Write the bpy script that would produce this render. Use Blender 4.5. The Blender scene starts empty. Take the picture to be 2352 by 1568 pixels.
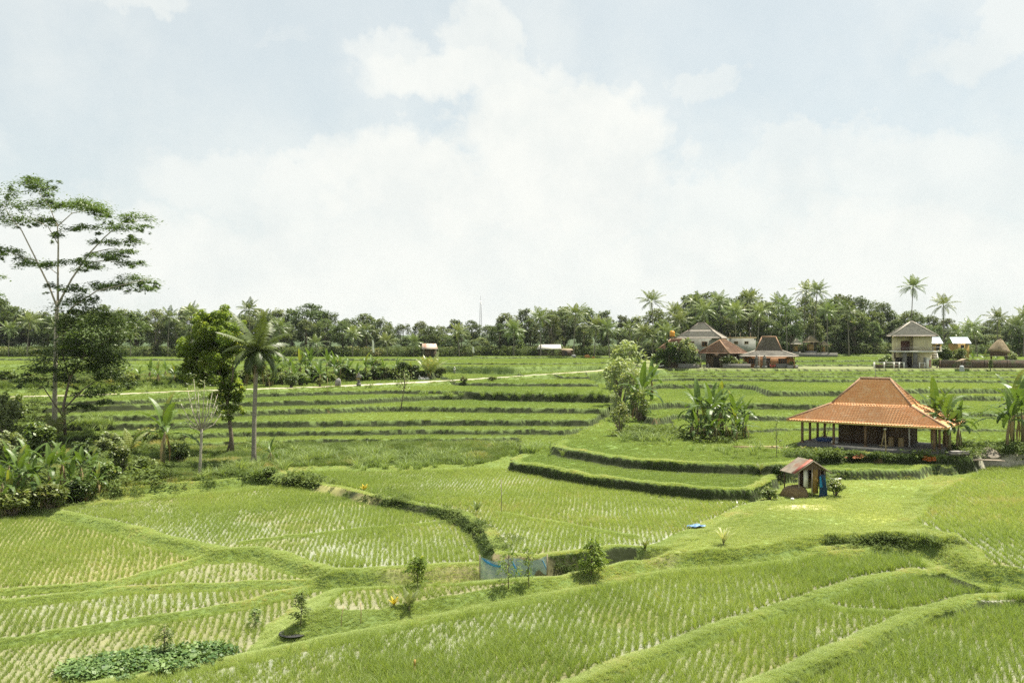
import bpy, math, random
import numpy as np
from mathutils import Vector, Matrix

# ---------------------------------------------------------------- camera, world, sun, exposure
SC = bpy.context.scene
F, CU, CV = 2040.0, 1176.0, 784.0          # lens in photograph units (2352 wide)
CAMZ = 20.0
cam_d = bpy.data.cameras.new("camera"); cam = bpy.data.objects.new("camera", cam_d)
SC.collection.objects.link(cam); SC.camera = cam
cam.location = (0, 0, CAMZ); cam.rotation_euler = (math.radians(90), 0, 0)
cam_d.sensor_width = 36; cam_d.lens = 36 * F / 2352.0
cam_d.clip_start = 0.5; cam_d.clip_end = 12000

SUN_EL, SUN_AZ = math.radians(67), math.radians(54)   # azimuth to the right of the view direction
sd_ = bpy.data.lights.new("sun", 'SUN'); so_ = bpy.data.objects.new("sun", sd_)
SC.collection.objects.link(so_)
sd_.energy = 5.0; sd_.angle = math.radians(0.5); sd_.color = (1.0, 0.94, 0.81)
sv = Vector((math.sin(SUN_AZ) * math.cos(SUN_EL), math.cos(SUN_AZ) * math.cos(SUN_EL), math.sin(SUN_EL)))
so_.rotation_euler = sv.to_track_quat('Z', 'Y').to_euler(); so_.location = (0, 0, 90)

EXPOSURE = 1.16
vs = SC.view_settings
SC.display_settings.display_device = 'sRGB'
vs.view_transform = 'Standard'; vs.look = 'None'; vs.gamma = 1.0; vs.exposure = EXPOSURE
SC.render.engine = 'CYCLES'; SC.cycles.use_denoising = False; SC.render.filter_size = 1.15
try: vs.use_curve_mapping = False
except Exception: pass

world = bpy.data.worlds.new("World"); SC.world = world; world.use_nodes = True

class NT:                                     # tiny node helper
    def __init__(s, tree): s.t = tree; s.n = tree.nodes; s.l = tree.links
    def new(s, typ, **kw):
        nd = s.n.new(typ)
        for k, v in kw.items():
            if k.startswith('i_'):
                key = k[2:]; key = int(key) if key.isdigit() else key.replace('_', ' ')
                nd.inputs[key].default_value = v
            else: setattr(nd, k, v)
        return nd
    def link(s, a, b): s.l.new(a, b)
    def math(s, op, a, b=None, c=None, clamp=False):
        nd = s.n.new('ShaderNodeMath'); nd.operation = op; nd.use_clamp = clamp
        for i, q in enumerate((a, b, c)):
            if q is None: continue
            if isinstance(q, (int, float)): nd.inputs[i].default_value = q
            else: s.l.new(q, nd.inputs[i])
        return nd.outputs[0]
    def mix(s, fac, a, b, blend='MIX'):
        nd = s.n.new('ShaderNodeMix'); nd.data_type = 'RGBA'; nd.blend_type = blend
        ins = [nd.inputs[0], nd.inputs[6], nd.inputs[7]]
        for i, q in zip(ins, (fac, a, b)):
            if isinstance(q, (int, float)): i.default_value = q
            elif isinstance(q, (tuple, list)): i.default_value = tuple(q) + ((1,) if len(q) == 3 else ())
            else: s.l.new(q, i)
        return nd.outputs[2]
    def maprange(s, v, a, b, c=0.0, d=1.0, smooth=True):
        nd = s.n.new('ShaderNodeMapRange'); nd.interpolation_type = 'SMOOTHSTEP' if smooth else 'LINEAR'
        s.l.new(v, nd.inputs[0])
        for i, q in enumerate((a, b, c, d)): nd.inputs[i + 1].default_value = q
        return nd.outputs[0]

def build_world():
    N = NT(world.node_tree); N.n.clear()
    out = N.new('ShaderNodeOutputWorld'); bg = N.new('ShaderNodeBackground')
    STR = 0.075
    bg.inputs[1].default_value = STR
    sky = N.new('ShaderNodeTexSky', sky_type='NISHITA', sun_disc=False)
    sky.sun_elevation = SUN_EL; sky.sun_rotation = SUN_AZ
    sky.altitude = 300; sky.air_density = 1.0; sky.dust_density = 2.0; sky.ozone_density = 1.0
    tc = N.new('ShaderNodeTexCoord')
    sep = N.new('ShaderNodeSeparateXYZ'); N.link(tc.outputs['Generated'], sep.inputs[0])
    az = N.math('ARCTAN2', sep.outputs[0], sep.outputs[1])
    el = N.math('ARCSINE', sep.outputs[2])
    comb = N.new('ShaderNodeCombineXYZ'); N.link(az, comb.inputs[0]); N.link(el, comb.inputs[1])
    n1 = N.new('ShaderNodeTexNoise', i_Scale=4.2, i_Detail=7.0, i_Roughness=0.58); N.link(comb.outputs[0], n1.inputs['Vector'])
    n2 = N.new('ShaderNodeTexNoise', i_Scale=17.0, i_Detail=9.0, i_Roughness=0.62); N.link(comb.outputs[0], n2.inputs['Vector'])
    s1 = N.new('ShaderNodeSeparateColor'); N.link(n1.outputs['Color'], s1.inputs[0])
    s2 = N.new('ShaderNodeSeparateColor'); N.link(n2.outputs['Color'], s2.inputs[0])
    def warped(base, a, b):
        w = N.math('MULTIPLY_ADD', a, 0.20, N.math('MULTIPLY_ADD', b, 0.11, -0.155))
        return N.math('ADD', base, w)
    waz = warped(az, s1.outputs[0], s2.outputs[0]); wel = warped(el, s1.outputs[1], s2.outputs[1])
    # blobs of cloud in the sky: u, v, half width, half height (photograph units), opacity, softness
    blobs = [(1120, 70, 110, 190, .85, .8), (1080, 190, 290, 95, .95, .7), (1290, 300, 290, 125, 1.0, .6), (900, 150, 130, 80, .8, .9),
             (1130, 430, 520, 130, 1.0, .7), (560, 400, 240, 95, .8, .8), (1200, 620, 1900, 190, .95, .8), (820, 450, 330, 110, .9, .7),
             (1610, 205, 65, 55, .7, 1.1), (330, 25, 120, 55, .75, .9), (590, 125, 75, 30, .5, 1.0), (1840, 380, 130, 70, .75, .8),
             (2120, 400, 330, 120, .8, .8), (2290, 60, 220, 80, .75, .9), (2000, 110, 170, 60, .35, 1.0), (2300, 280, 120, 120, .5, .9),
             (1500, 470, 500, 110, .85, .8), (-300, 300, 260, 120, .6, .9), (2800, 200, 300, 160, .8, .9), (-700, 100, 300, 160, .8, .9), (300, -350, 700, 150, .8, .9), (1900, -400, 600, 180, .8, .9)]
    mask = None
    for (u, v, hw, hh, op, soft) in blobs:
        a0 = math.atan2(u - CU, F); e0 = math.atan2(CV - v, math.hypot(F, u - CU))
        dx = N.math('MULTIPLY', N.math('SUBTRACT', waz, a0), F / hw)
        dy = N.math('MULTIPLY', N.math('SUBTRACT', wel, e0), F / hh)
        r = N.math('SQRT', N.math('ADD', N.math('MULTIPLY', dx, dx), N.math('MULTIPLY', dy, dy)))
        m = N.maprange(r, 1 + soft * .45, 1 - soft * .6, 0, op)
        mask = m if mask is None else N.math('MAXIMUM', mask, m)
    # overall thin veil, and cumulus elsewhere in the dome
    fb = N.maprange(n1.outputs[0], .42, .62, .42, .62)
    mask = N.math('MAXIMUM', mask, fb)
    haze = N.maprange(el, .22, .0, 0, .75)
    mask = N.math('MAXIMUM', mask, haze)
    # shading inside clouds: slightly different whites
    n3 = N.new('ShaderNodeTexNoise', i_Scale=9.0, i_Detail=8.0, i_Roughness=0.62); N.link(comb.outputs[0], n3.inputs['Vector'])
    k = 2.0 ** -EXPOSURE / STR
    c1 = tuple(k * q for q in (.87, .905, .88)); c2 = tuple(k * q for q in (.96, .975, .93))
    cl = N.mix(N.maprange(n3.outputs[0], .32, .62), c1, c2)
    gain = 0.9
    blue = N.mix(.55, N.mix(1.0, sky.outputs[0], (gain * .95, gain * 1.0, gain * .92), 'MULTIPLY'), tuple(k * q for q in (.715, .81, .82)))
    col = N.mix(mask, blue, cl)
    # below the horizon the dome is not seen
    N.link(col, bg.inputs[0]); N.link(bg.outputs[0], out.inputs[0])
build_world()

# ---------------------------------------------------------------- helpers
rng = np.random.default_rng(7); random.seed(7)
COL = SC.collection

def vnoise(x, y, seed=0):
    xi = np.floor(x).astype(np.int64); yi = np.floor(y).astype(np.int64)
    fx = x - xi; fy = y - yi
    fx = fx * fx * (3 - 2 * fx); fy = fy * fy * (3 - 2 * fy)
    def h(a, b):
        n = (a * 374761393 + b * 668265263 + seed * 982451653) & 0x7fffffff
        n = ((n ^ (n >> 13)) * 1274126177) & 0x7fffffff
        return ((n ^ (n >> 16)) & 0xffff) / 65535.0
    return (h(xi, yi) * (1 - fx) + h(xi + 1, yi) * fx) * (1 - fy) + (h(xi, yi + 1) * (1 - fx) + h(xi + 1, yi + 1) * fx) * fy
def fbm(x, y, seed=0, o=3):
    s = 0; a = .5; t = 0
    for i in range(o):
        s = s + a * vnoise(x * 2 ** i, y * 2 ** i, seed + i); t += a; a *= .5
    return s / t
def sstep(t):
    t = np.clip(t, 0, 1); return t * t * (3 - 2 * t)

def P(u, v, H):
    y = H * F / (v - CV); return ((u - CU) / F * y, y)

# ---------------------------------------------------------------- terrain as a list of painted levels
OPS = []
def terrace(foot, Hlow, H, w, fid, lip=0.12, lipw=0.5, rough=0.3, side=None, close='far', tilt=None):
    hl = (lambda i: Hlow[i]) if isinstance(Hlow, (list, tuple)) else (lambda i: Hlow)
    pts = [P(u, v, hl(i)) for i, (u, v) in enumerate(foot)]
    if close == 'far':
        l, r = pts[0], pts[-1]
        ls, rs = side if side else (None, None)
        right = ([P(*q) for q in rs] + [(P(*rs[-1])[0] / P(*rs[-1])[1] * 2600 + 100, 2600)]) if rs else [(r[0] / r[1] * 2600 + 300, 2600)]
        left = ([(P(*ls[0])[0] / P(*ls[0])[1] * 2600 - 100, 2600)] + [P(*q) for q in ls]) if ls else [(l[0] / l[1] * 2600 - 300, 2600)]
        pts = pts + right + left
    elif close == 'near':
        pts = pts + [(60, 2), (-60, 2)]
    OPS.append(dict(t='poly', p=np.array(pts, float), z=CAMZ - H, w=w, fid=fid, lip=lip, lipw=lipw, rough=rough, tilt=tilt))
def bund(line, H, h, w, fid=None):
    hs = H if isinstance(H, (list, tuple)) else [H] * len(line)
    OPS.append(dict(t='bund', p=np.array([P(u, v, q) for (u, v), q in zip(line, hs)], float), h=h, w=w))
def corridor(line, hs, w, fid):
    OPS.append(dict(t='corr', p=np.array([P(u, v, q) for (u, v), q in zip(line, hs)], float), hz=np.array([CAMZ - q for q in hs]), w=w, fid=fid))

# field ids
FID = dict(weed=0, F=1, E=2, D=3, C=4, B=5, A=6, G1=7, G2=8, G3=9, G4=10, K=11, M=12, tread=13, yard=14, path=15, RBT=16, bare=17)

terrace([(-600, 1560), (0, 1492), (300, 1442), (560, 1402), (740, 1354), (900, 1338), (1100, 1333), (1250, 1326), (1420, 1300), (1900, 1288)], 13.5, 13.35, .5, FID['E'], .10, .5)
terrace([(-600, 1440), (0, 1396), (300, 1364), (600, 1354), (740, 1349), (900, 1336), (1100, 1330), (1250, 1322), (1420, 1296), (1900, 1288)], 13.35, 13.2, .5, FID['D'], .10, .5)
terrace([(-600, 1400), (0, 1366), (250, 1353), (370, 1322), (500, 1286), (560, 1276), (600, 1290), (740, 1343), (900, 1334), (1105, 1326), (1240, 1320), (1420, 1292), (1900, 1288)], 13.2, 13.1, .5, FID['C'], .10, .45)
terrace([(-600, 1195), (0, 1186), (80, 1186), (250, 1228), (400, 1268), (490, 1292), (575, 1288), (605, 1296), (740, 1344), (1105, 1324), (1240, 1318), (1420, 1290), (1900, 1288)], 13.1, 12.75, 1.0, FID['B'], .12, .7)
bund([(555, 1248), (750, 1226), (900, 1211), (1050, 1196)], 12.75, .10, .3)
# the strip under the near bund rises to the right
terrace([(560, 1480), (610, 1410), (680, 1362), (740, 1350), (900, 1342), (1105, 1334), (1240, 1320), (1420, 1285), (1600, 1300), (1600, 1420), (1200, 1480)], 13.0, 12.38, 3.0, FID['F'], 0, .1, .2, close=None)
terrace([(-600, 1190), (0, 1172), (80, 1168), (340, 1138), (640, 1113), (730, 1132), (870, 1168), (1030, 1200), (1085, 1240), (1110, 1302), (1240, 1316), (1420, 1290), (1900, 1288)], 12.75, 12.2, .9, FID['A'], .10, .7, .5)
bund([(1140, 1178), (1300, 1206), (1460, 1236)], 12.2, .09, .3)
# weedy slope behind A and left wood slope
terrace([(-600, 1180), (0, 1166), (340, 1132), (640, 1106), (690, 1086), (1000, 1082), (1170, 1080), (1265, 1042)], 12.2, 12.0, 7.0, FID['weed'], 0, .1, .5)
# meadow by the hut
terrace([(1300, 1420), (1330, 1335), (1395, 1302), (1475, 1260), (1578, 1216), (1728, 1152), (1745, 1140), (1760, 1060), (3200, 1040), (3200, 1560)], 12.2, 12.05, 2.2, FID['M'], 0, .1, .1, close=None)
terrace([(1950, 1400), (1960, 1260), (2060, 1190), (2120, 1110), (2180, 1060), (2300, 1030), (3300, 1030), (3300, 1560)], 12.05, 11.95, 3.0, FID['M'], 0, .1, .1, close=None)
terrace([(2310, 1318), (2244, 1300), (2226, 1264), (2085, 1200), (2150, 1130), (2232, 1078), (2250, 1070), (3200, 1068), (3200, 1400)], 11.95, 11.9, .3, FID['K'], .1, .3, .2, close=None)
# banks in front of the pavilion
terrace([(1168, 1081), (1230, 1093), (1340, 1116), (1500, 1136), (1640, 1151), (1738, 1151), (1762, 1140), (1795, 1112), (1905, 1103), (2110, 1101), (2135, 1094), (2200, 1092)], 12.05, 11.3, .4, FID['RBT'], .12, .9, .5,
        side=([(1200, 1046, 11.5), (1172, 1068, 11.9)][::-1][::-1], [(2195, 1074, 11.3)]))
terrace([(1256, 1042), (1300, 1052), (1440, 1077), (1600, 1088), (1780, 1092), (1815, 1090), (1890, 1066), (1960, 1062), (2100, 1068), (2232, 1071), (2262, 1060), (2420, 1058), (2800, 1058)], 11.3, 10.55, .45, FID['RBT'], .12, .9, .5,
        side=([(1392, 950, 10.6), (1372, 984, 11.2), (1290, 1022, 11.2)], None))
# left hand terraces
terrace([(430, 1030), (750, 1020), (1080, 1018), (1300, 1016), (1372, 1004)], 12.0, 11.5, .3, FID['tread'], .1, .5)
terrace([(-600, 1034), (0, 1020), (400, 1009), (564, 1003), (1000, 999), (1300, 999), (1378, 990)], 11.5, 10.95, .3, FID['tread'], .1, .5)
terrace([(-600, 1002), (0, 993), (560, 983), (1000, 979), (1356, 979), (1376, 968)], 10.95, 10.2, .35, FID['tread'], .1, .5)
terrace([(-600, 978), (0, 969), (330, 967), (564, 957), (780, 949), (900, 945), (1100, 948), (1392, 951)], 10.2, 9.5, .35, FID['tread'], .12, .6)
terrace([(-600, 962), (0, 953), (564, 935), (816, 929), (1000, 919), (1100, 918), (1402, 926)], 9.5, 8.8, .6, FID['tread'], .12, .6)
terrace([(-600, 945), (0, 934), (280, 931), (593, 912), (888, 905), (1020, 906), (1180, 912), (1405, 916)], 8.8, 8.25, .6, FID['tread'], .12, .6)
terrace([(1050, 886), (1130, 888), (1411, 889)], 8.25, 7.7, .6, FID['tread'], .12, .6)
terrace([(1205, 869), (1300, 871), (1440, 872)], 7.7, 7.2, .5, FID['tread'], .12, .5)
# right hand terraces
terrace([(1560, 1000), (1700, 996), (1800, 990), (1990, 988), (2100, 990), (2352, 992), (2800, 992)], 10.55, 10.3, .4, FID['tread'], .1, .5, side=([(1540, 970, 10.5)], None))
terrace([(1500, 974), (1560, 962), (1700, 962), (1737, 967), (1850, 966), (2060, 966), (2220, 958), (2352, 957), (2800, 957)], 10.3, 9.75, .4, FID['tread'], .12, .5, side=([(1430, 925, 9.7)], None))
terrace([(1430, 945), (1560, 938), (1720, 940), (1880, 943), (2060, 940), (2200, 921), (2352, 922), (2800, 922)], 9.75, 8.95, .4, FID['tread'], .12, .5)
terrace([(1440, 896), (1530, 893), (1690, 893), (1735, 897), (1765, 911), (1880, 911), (1940, 911), (2060, 905), (2352, 905), (2800, 906)], 8.95, 8.1, .45, FID['tread'], .12, .5)
terrace([(1440, 880), (1540, 875), (1780, 877), (1900, 879), (2060, 878), (2352, 881), (2800, 882)], 8.1, 7.5, .45, FID['tread'], .12, .5)
terrace([(1440, 869), (1540, 867), (1800, 868), (2200, 869), (2800, 871)], 7.5, 7.1, .4, FID['tread'], .1, .5)
terrace([(1440, 861), (1540, 860), (1800, 861), (2200, 861), (2800, 862)], 7.1, 6.8, .4, FID['tread'], .1, .5)
terrace([(1500, 854), (1540, 853), (1800, 854), (2230, 854), (2800, 855)], 6.8, 6.1, .25, FID['yard'], .0, .3)
# above the path, left
terrace([(-600, 920), (40, 904), (246, 899), (432, 891), (600, 885), (777, 879), (900, 872), (1000, 866)], 8.25, 7.0, 4.0, FID['weed'], 0, .1, .5)
terrace([(-600, 874), (0, 867), (560, 864), (800, 862), (1000, 858)], 7.0, 6.5, .7, FID['tread'], .1, .6)
terrace([(-600, 848), (0, 844), (600, 843), (900, 845), (1010, 847), (1180, 855), (1300, 851), (1420, 844)], [6.5, 6.5, 6.5, 6.5, 6.6, 7.0, 6.9, 6.4], 5.9, 1.0, FID['tread'], .12, .7)
terrace([(1000, 838), (1180, 839), (1300, 838), (1420, 836)], 5.9, 5.5, .6, FID['tread'], .12, .7)
terrace([(-600, 828), (0, 827), (560, 828), (1000, 828), (1150, 825), (1420, 824)], 5.7, 5.2, .6, FID['tread'], .12, .7)
terrace([(1100, 822), (1160, 822), (1330, 821), (1500, 820)], 5.2, 4.95, .6, FID['tread'], .12, .7)
# behind the village, right
terrace([(1560, 842), (1800, 841), (2050, 842), (2352, 840), (2800, 840)], 6.1, 5.6, .6, FID['tread'], .1, .6)
terrace([(1560, 833), (1800, 833), (2050, 832), (2352, 832), (2800, 832)], 5.6, 5.0, .6, FID['tread'], .1, .6)
terrace([(1500, 819), (1800, 819), (2050, 819), (2800, 820)], 5.0, 4.4, .6, FID['tread'], .1, .6)
terrace([(1500, 812), (1800, 811), (2050, 811), (2800, 811)], 4.4, 3.7, .6, FID['tread'], .1, .6)
# near terraces towards the camera
terrace([(-2600, 2400), (-300, 1720), (0, 1610), (110, 1568), (330, 1530), (530, 1494), (700, 1458), (1000, 1400), (1340, 1334), (1505, 1304), (1700, 1292), (1890, 1258), (1960, 1258), (2060, 1268), (2150, 1276), (2200, 1306), (2250, 1336), (2400, 1354), (3200, 1410)][::-1], 12.9, 12.9, 1.1, FID['G1'], .12, .75, .15, close='near')
def strip(lineA, lineB, H, fid, w=.4):
    p = [P(u, v, 12.95) for u, v in lineA] + [P(u, v, 12.95) for u, v in lineB]
    OPS.append(dict(t='poly', p=np.array(p, float), z=CAMZ - H, w=w, fid=fid, lip=0, lipw=.1, rough=.1, tilt=None))
b2 = [(1090, 1660), (1330, 1576), (1505, 1505), (1649, 1450), (1865, 1380), (1973, 1342), (2080, 1318), (2170, 1322), (2215, 1344)]
b3 = [(1600, 1640), (1721, 1574), (1865, 1506), (2009, 1449), (2117, 1391), (2225, 1362), (2280, 1366)]
strip(b2, b3[::-1], 13.15, FID['G2'])
strip([(1400, 1760), (1721, 1602), (1865, 1532), (2009, 1472), (2117, 1414), (2225, 1382), (2352, 1380), (2600, 1384)], [(3000, 1500), (3000, 2400), (1400, 2400)], 13.25, FID['G4'])
bund([(1865, 1384), (1955, 1403), (2045, 1410), (2080, 1412)], 13.15, .12, .35)
bund([(1060, 1670), (1330, 1572), (1505, 1501), (1649, 1445), (1865, 1376), (1973, 1337), (2090, 1311), (2175, 1314), (2240, 1340)], 12.9, .07, .6)
bund([(1500, 1690), (1721, 1585), (1865, 1518), (2009, 1460), (2117, 1402), (2225, 1372), (2352, 1366), (2600, 1372)], 12.9, .07, .5)
# grassy mound at the meadow edge
bund([(1910, 1238), (1990, 1232), (2080, 1236), (2160, 1240)], 11.9, .35, 1.3)
# path
PATH_UV = [(-500, 924), (-200, 917), (40, 911), (246, 906), (432, 898), (600, 893), (777, 887), (900, 881), (1029, 874), (1130, 868), (1250, 860), (1407, 849), (1500, 847)]
PATH_H = [8.4, 8.35, 8.3, 8.25, 8.2, 8.15, 8.1, 8.0, 7.85, 7.6, 7.1, 6.4, 6.15]
PATH_H = [h - .28 for h in PATH_H]
corridor(PATH_UV, PATH_H, 1.9, FID['path'])

def seg_dist(px, py, a, b):
    dx, dy = b[0] - a[0], b[1] - a[1]; L2 = dx * dx + dy * dy + 1e-9
    t = np.clip(((px - a[0]) * dx + (py - a[1]) * dy) / L2, 0, 1)
    return np.hypot(px - a[0] - t * dx, py - a[1] - t * dy), t

def evaluate(x, y):
    """height, field id, bank mask (1 on risers, lips and bunds), riser mask"""
    x = np.asarray(x, float); y = np.asarray(y, float)
    d = np.hypot(x, y)
    amp = np.clip(d / 300, .12, .34)
    X = x + (fbm(x * .45, y * .45, 3) - .5) * 2.2 * amp + (fbm(x * .09, y * .09, 13) - .5) * 3 * amp
    Y = y + (fbm(x * .45 + 40, y * .45, 5) - .5) * 2.2 * amp + (fbm(x * .09, y * .09 + 9, 15) - .5) * 3 * amp
    z = np.full(x.shape, CAMZ - 13.5); fid = np.full(x.shape, FID['F'], int)
    bank = np.zeros(x.shape); ris = np.zeros(x.shape)
    for o in OPS:
        p = o['p']
        if o['t'] == 'poly':
            mn = p.min(0); mx = p.max(0)
            idx = np.nonzero((X >= mn[0]) & (X <= mx[0]) & (Y >= mn[1]) & (Y <= mx[1]))[0]
            if not len(idx): continue
            px, py = X[idx], Y[idx]; ins = np.zeros(len(idx), bool)
            q = np.roll(p, -1, 0)
            for a, b in zip(p, q):
                c = ((a[1] > py) != (b[1] > py))
                if c.any():
                    xx = a[0] + (py - a[1]) * (b[0] - a[0]) / (b[1] - a[1] + 1e-12)
                    ins ^= c & (px < xx)
            idx = idx[ins]; px, py = px[ins], py[ins]
            if not len(idx): continue
            sd = np.full(len(idx), 1e9)
            for a, b in zip(p, q):
                L = max(o['w'], o['lipw']) + o['w'] + 2
                k = (px > min(a[0], b[0]) - L) & (px < max(a[0], b[0]) + L) & (py > min(a[1], b[1]) - L) & (py < max(a[1], b[1]) + L)
                if not k.any(): continue
                dd, _ = seg_dist(px[k], py[k], a, b); sd[k] = np.minimum(sd[k], dd)
            w = o['w']
            t = sstep(sd / w)
            z0 = z[idx]; rise = abs(o['z'] - z0)
            zz = z0 + (o['z'] - z0) * t
            if o['lip']:
                tl = (sd - w * .6) / (o['lipw'] + w * .4)
                zz += o['lip'] * np.where((tl > 0) & (tl < 1), np.sin(np.clip(tl, 0, 1) * math.pi), 0)
            inlip = sd < w + (o['lipw'] if o['lip'] else 0)
            z[idx] = zz
            fid[idx[sd > w * .5]] = o['fid']
            bank[idx] = np.where(inlip, 1.0, 0.0); 
            ris[idx] = np.where((sd < w * .9) & (rise > .2), 1.0, 0.0) if w <= .95 else 0.0
        elif o['t'] == 'bund':
            dm = np.full(x.shape, 1e9)
            for a, b in zip(p[:-1], p[1:]):
                L = o['w'] + 1
                k = np.nonzero((X > min(a[0], b[0]) - L) & (X < max(a[0], b[0]) + L) & (Y > min(a[1], b[1]) - L) & (Y < max(a[1], b[1]) + L))[0]
                if not len(k): continue
                dd, _ = seg_dist(X[k], Y[k], a, b); dm[k] = np.minimum(dm[k], dd)
            k = dm < o['w']
            z[k] += o['h'] * sstep((1 - dm[k] / o['w']) * 1.6)
            bank[k] = 1; ris[k] = 0
        else:
            for i, (a, b) in enumerate(zip(p[:-1], p[1:])):
                L = o['w'] * 2 + 1
                k = np.nonzero((X > min(a[0], b[0]) - L) & (X < max(a[0], b[0]) + L) & (Y > min(a[1], b[1]) - L) & (Y < max(a[1], b[1]) + L))[0]
                if not len(k): continue
                dd, t = seg_dist(X[k], Y[k], a, b)
                hz = o['hz'][i] + (o['hz'][i + 1] - o['hz'][i]) * t
                g = 1 - sstep((dd - o['w']) / (o['w']))
                z[k] = z[k] * (1 - g) + hz * g
                kk = k[dd < o['w'] * 1.02]; fid[kk] = o['fid']; bank[kk] = 0; ris[kk] = 0
                kk = k[(dd >= o['w'] * 1.02) & (dd < o['w'] * 2)]; bank[kk] = 1
    # roughness
    r = (fbm(x * .9, y * .9, 21) - .5)
    z += bank * r * np.where((fid >= 1) & (fid <= 11), .16, .30) + (1 - bank) * (fbm(x * .35, y * .35, 22) - .5) * .05
    wd = (fid == FID['weed']); z += wd * (fbm(x * .5, y * .5, 23) - .5) * .55
    far = sstep((d - 420) / 900); z += far * 14
    return z, fid, bank, ris

NR, NTH = 1500, 640
R0, R1 = 7.0, 3200.0
_f = np.linspace(0, 1, NR)
# most rows between 28 and 330 m
rr = np.concatenate([np.geomspace(R0, 28, 40, endpoint=False), np.geomspace(28, 340, 1330, endpoint=False), np.geomspace(340, R1, NR - 1370)])
th = np.linspace(-1.08, 1.08, NTH)
# finer in the middle of the view
th = np.sign(th) * (np.abs(th) * .62 + np.abs(th) ** 3 * .33)
RR, TH = np.meshgrid(rr, th, indexing='ij')
GX, GY = RR * np.sin(TH), RR * np.cos(TH)
gz, gf, gb, gr = evaluate(GX.ravel(), GY.ravel())
GZ = gz.reshape(NR, NTH)

def ground(x, y):
    x = np.atleast_1d(np.asarray(x, float)); y = np.atleast_1d(np.asarray(y, float))
    r = np.clip(np.hypot(x, y), rr[0], rr[-2]); t = np.clip(np.arctan2(x, y), th[0], th[-2])
    i = np.clip(np.searchsorted(rr, r, side='right') - 1, 0, NR - 2); j = np.clip(np.searchsorted(th, t, side='right') - 1, 0, NTH - 2)
    a = (r - rr[i]) / (rr[i + 1] - rr[i]); b = (t - th[j]) / (th[j + 1] - th[j])
    return (GZ[i, j] * (1 - a) + GZ[i + 1, j] * a) * (1 - b) + (GZ[i, j + 1] * (1 - a) + GZ[i + 1, j + 1] * a) * b

def gnd(x, y): return float(ground(x, y)[0])
def hit(u, v, rmin=25):
    """where the sight line through a photograph point meets the ground"""
    dx, dz = (u - CU) / F, (CV - v) / F
    ys = np.geomspace(rmin, 1200, 6000)
    gzv = ground(dx * ys, ys); k = np.nonzero(gzv >= CAMZ + dz * ys)[0]
    i = k[0] if len(k) else len(ys) - 1
    y = ys[i]; return Vector((dx * y, y, float(gzv[i])))
def at(u, y):
    """a ground point at depth y in the column u"""
    x = (u - CU) / F * y; return Vector((x, y, gnd(x, y)))
def zat(v, y): return CAMZ + (CV - v) / F * y

# ---------------------------------------------------------------- materials
MATS = {}
def new_mat(name):
    m = bpy.data.materials.new(name); m.use_nodes = True
    N = NT(m.node_tree); N.n.clear()
    out = N.new('ShaderNodeOutputMaterial'); b = N.new('ShaderNodeBsdfPrincipled'); N.link(b.outputs[0], out.inputs[0])
    return m, N, b, out
def mat(name, c1, c2=None, scale=3.0, rough=.7, detail=4.0, bump=0.0, bscale=None, c3=None, s3=.6, metal=0.0, spec=.4, coord='Object', stretch=None):
    """mottled surface: two colours mixed by noise, a third one in stains"""
    if name in MATS: return MATS[name]
    m, N, b, out = new_mat(name)
    c2 = c2 or tuple(q * .75 for q in c1)
    tc = N.new('ShaderNodeTexCoord'); vec = tc.outputs[coord]
    if stretch:
        mp = N.new('ShaderNodeMapping'); mp.inputs['Scale'].default_value = stretch; N.link(vec, mp.inputs[0]); vec = mp.outputs[0]
    n = N.new('ShaderNodeTexNoise', i_Scale=scale, i_Detail=detail, i_Roughness=.6); N.link(vec, n.inputs['Vector'])
    col = N.mix(N.maprange(n.outputs[0], .32, .68), c1, c2)
    if c3:
        n3 = N.new('ShaderNodeTexNoise', i_Scale=s3, i_Detail=6.0, i_Roughness=.65); N.link(vec, n3.inputs['Vector'])
        col = N.mix(N.maprange(n3.outputs[0], .5, .66), col, c3)
    N.link(col, b.inputs['Base Color']); b.inputs['Roughness'].default_value = rough; b.inputs['Metallic'].default_value = metal
    b.inputs['Specular IOR Level'].default_value = spec
    if bump:
        nb = N.new('ShaderNodeTexNoise', i_Scale=bscale or scale * 4, i_Detail=4.0); N.link(vec, nb.inputs['Vector'])
        bp = N.new('ShaderNodeBump', i_Strength=bump, i_Distance=.05); N.link(nb.outputs[0], bp.inputs['Height']); N.link(bp.outputs[0], b.inputs['Normal'])
    MATS[name] = m; return m
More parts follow.
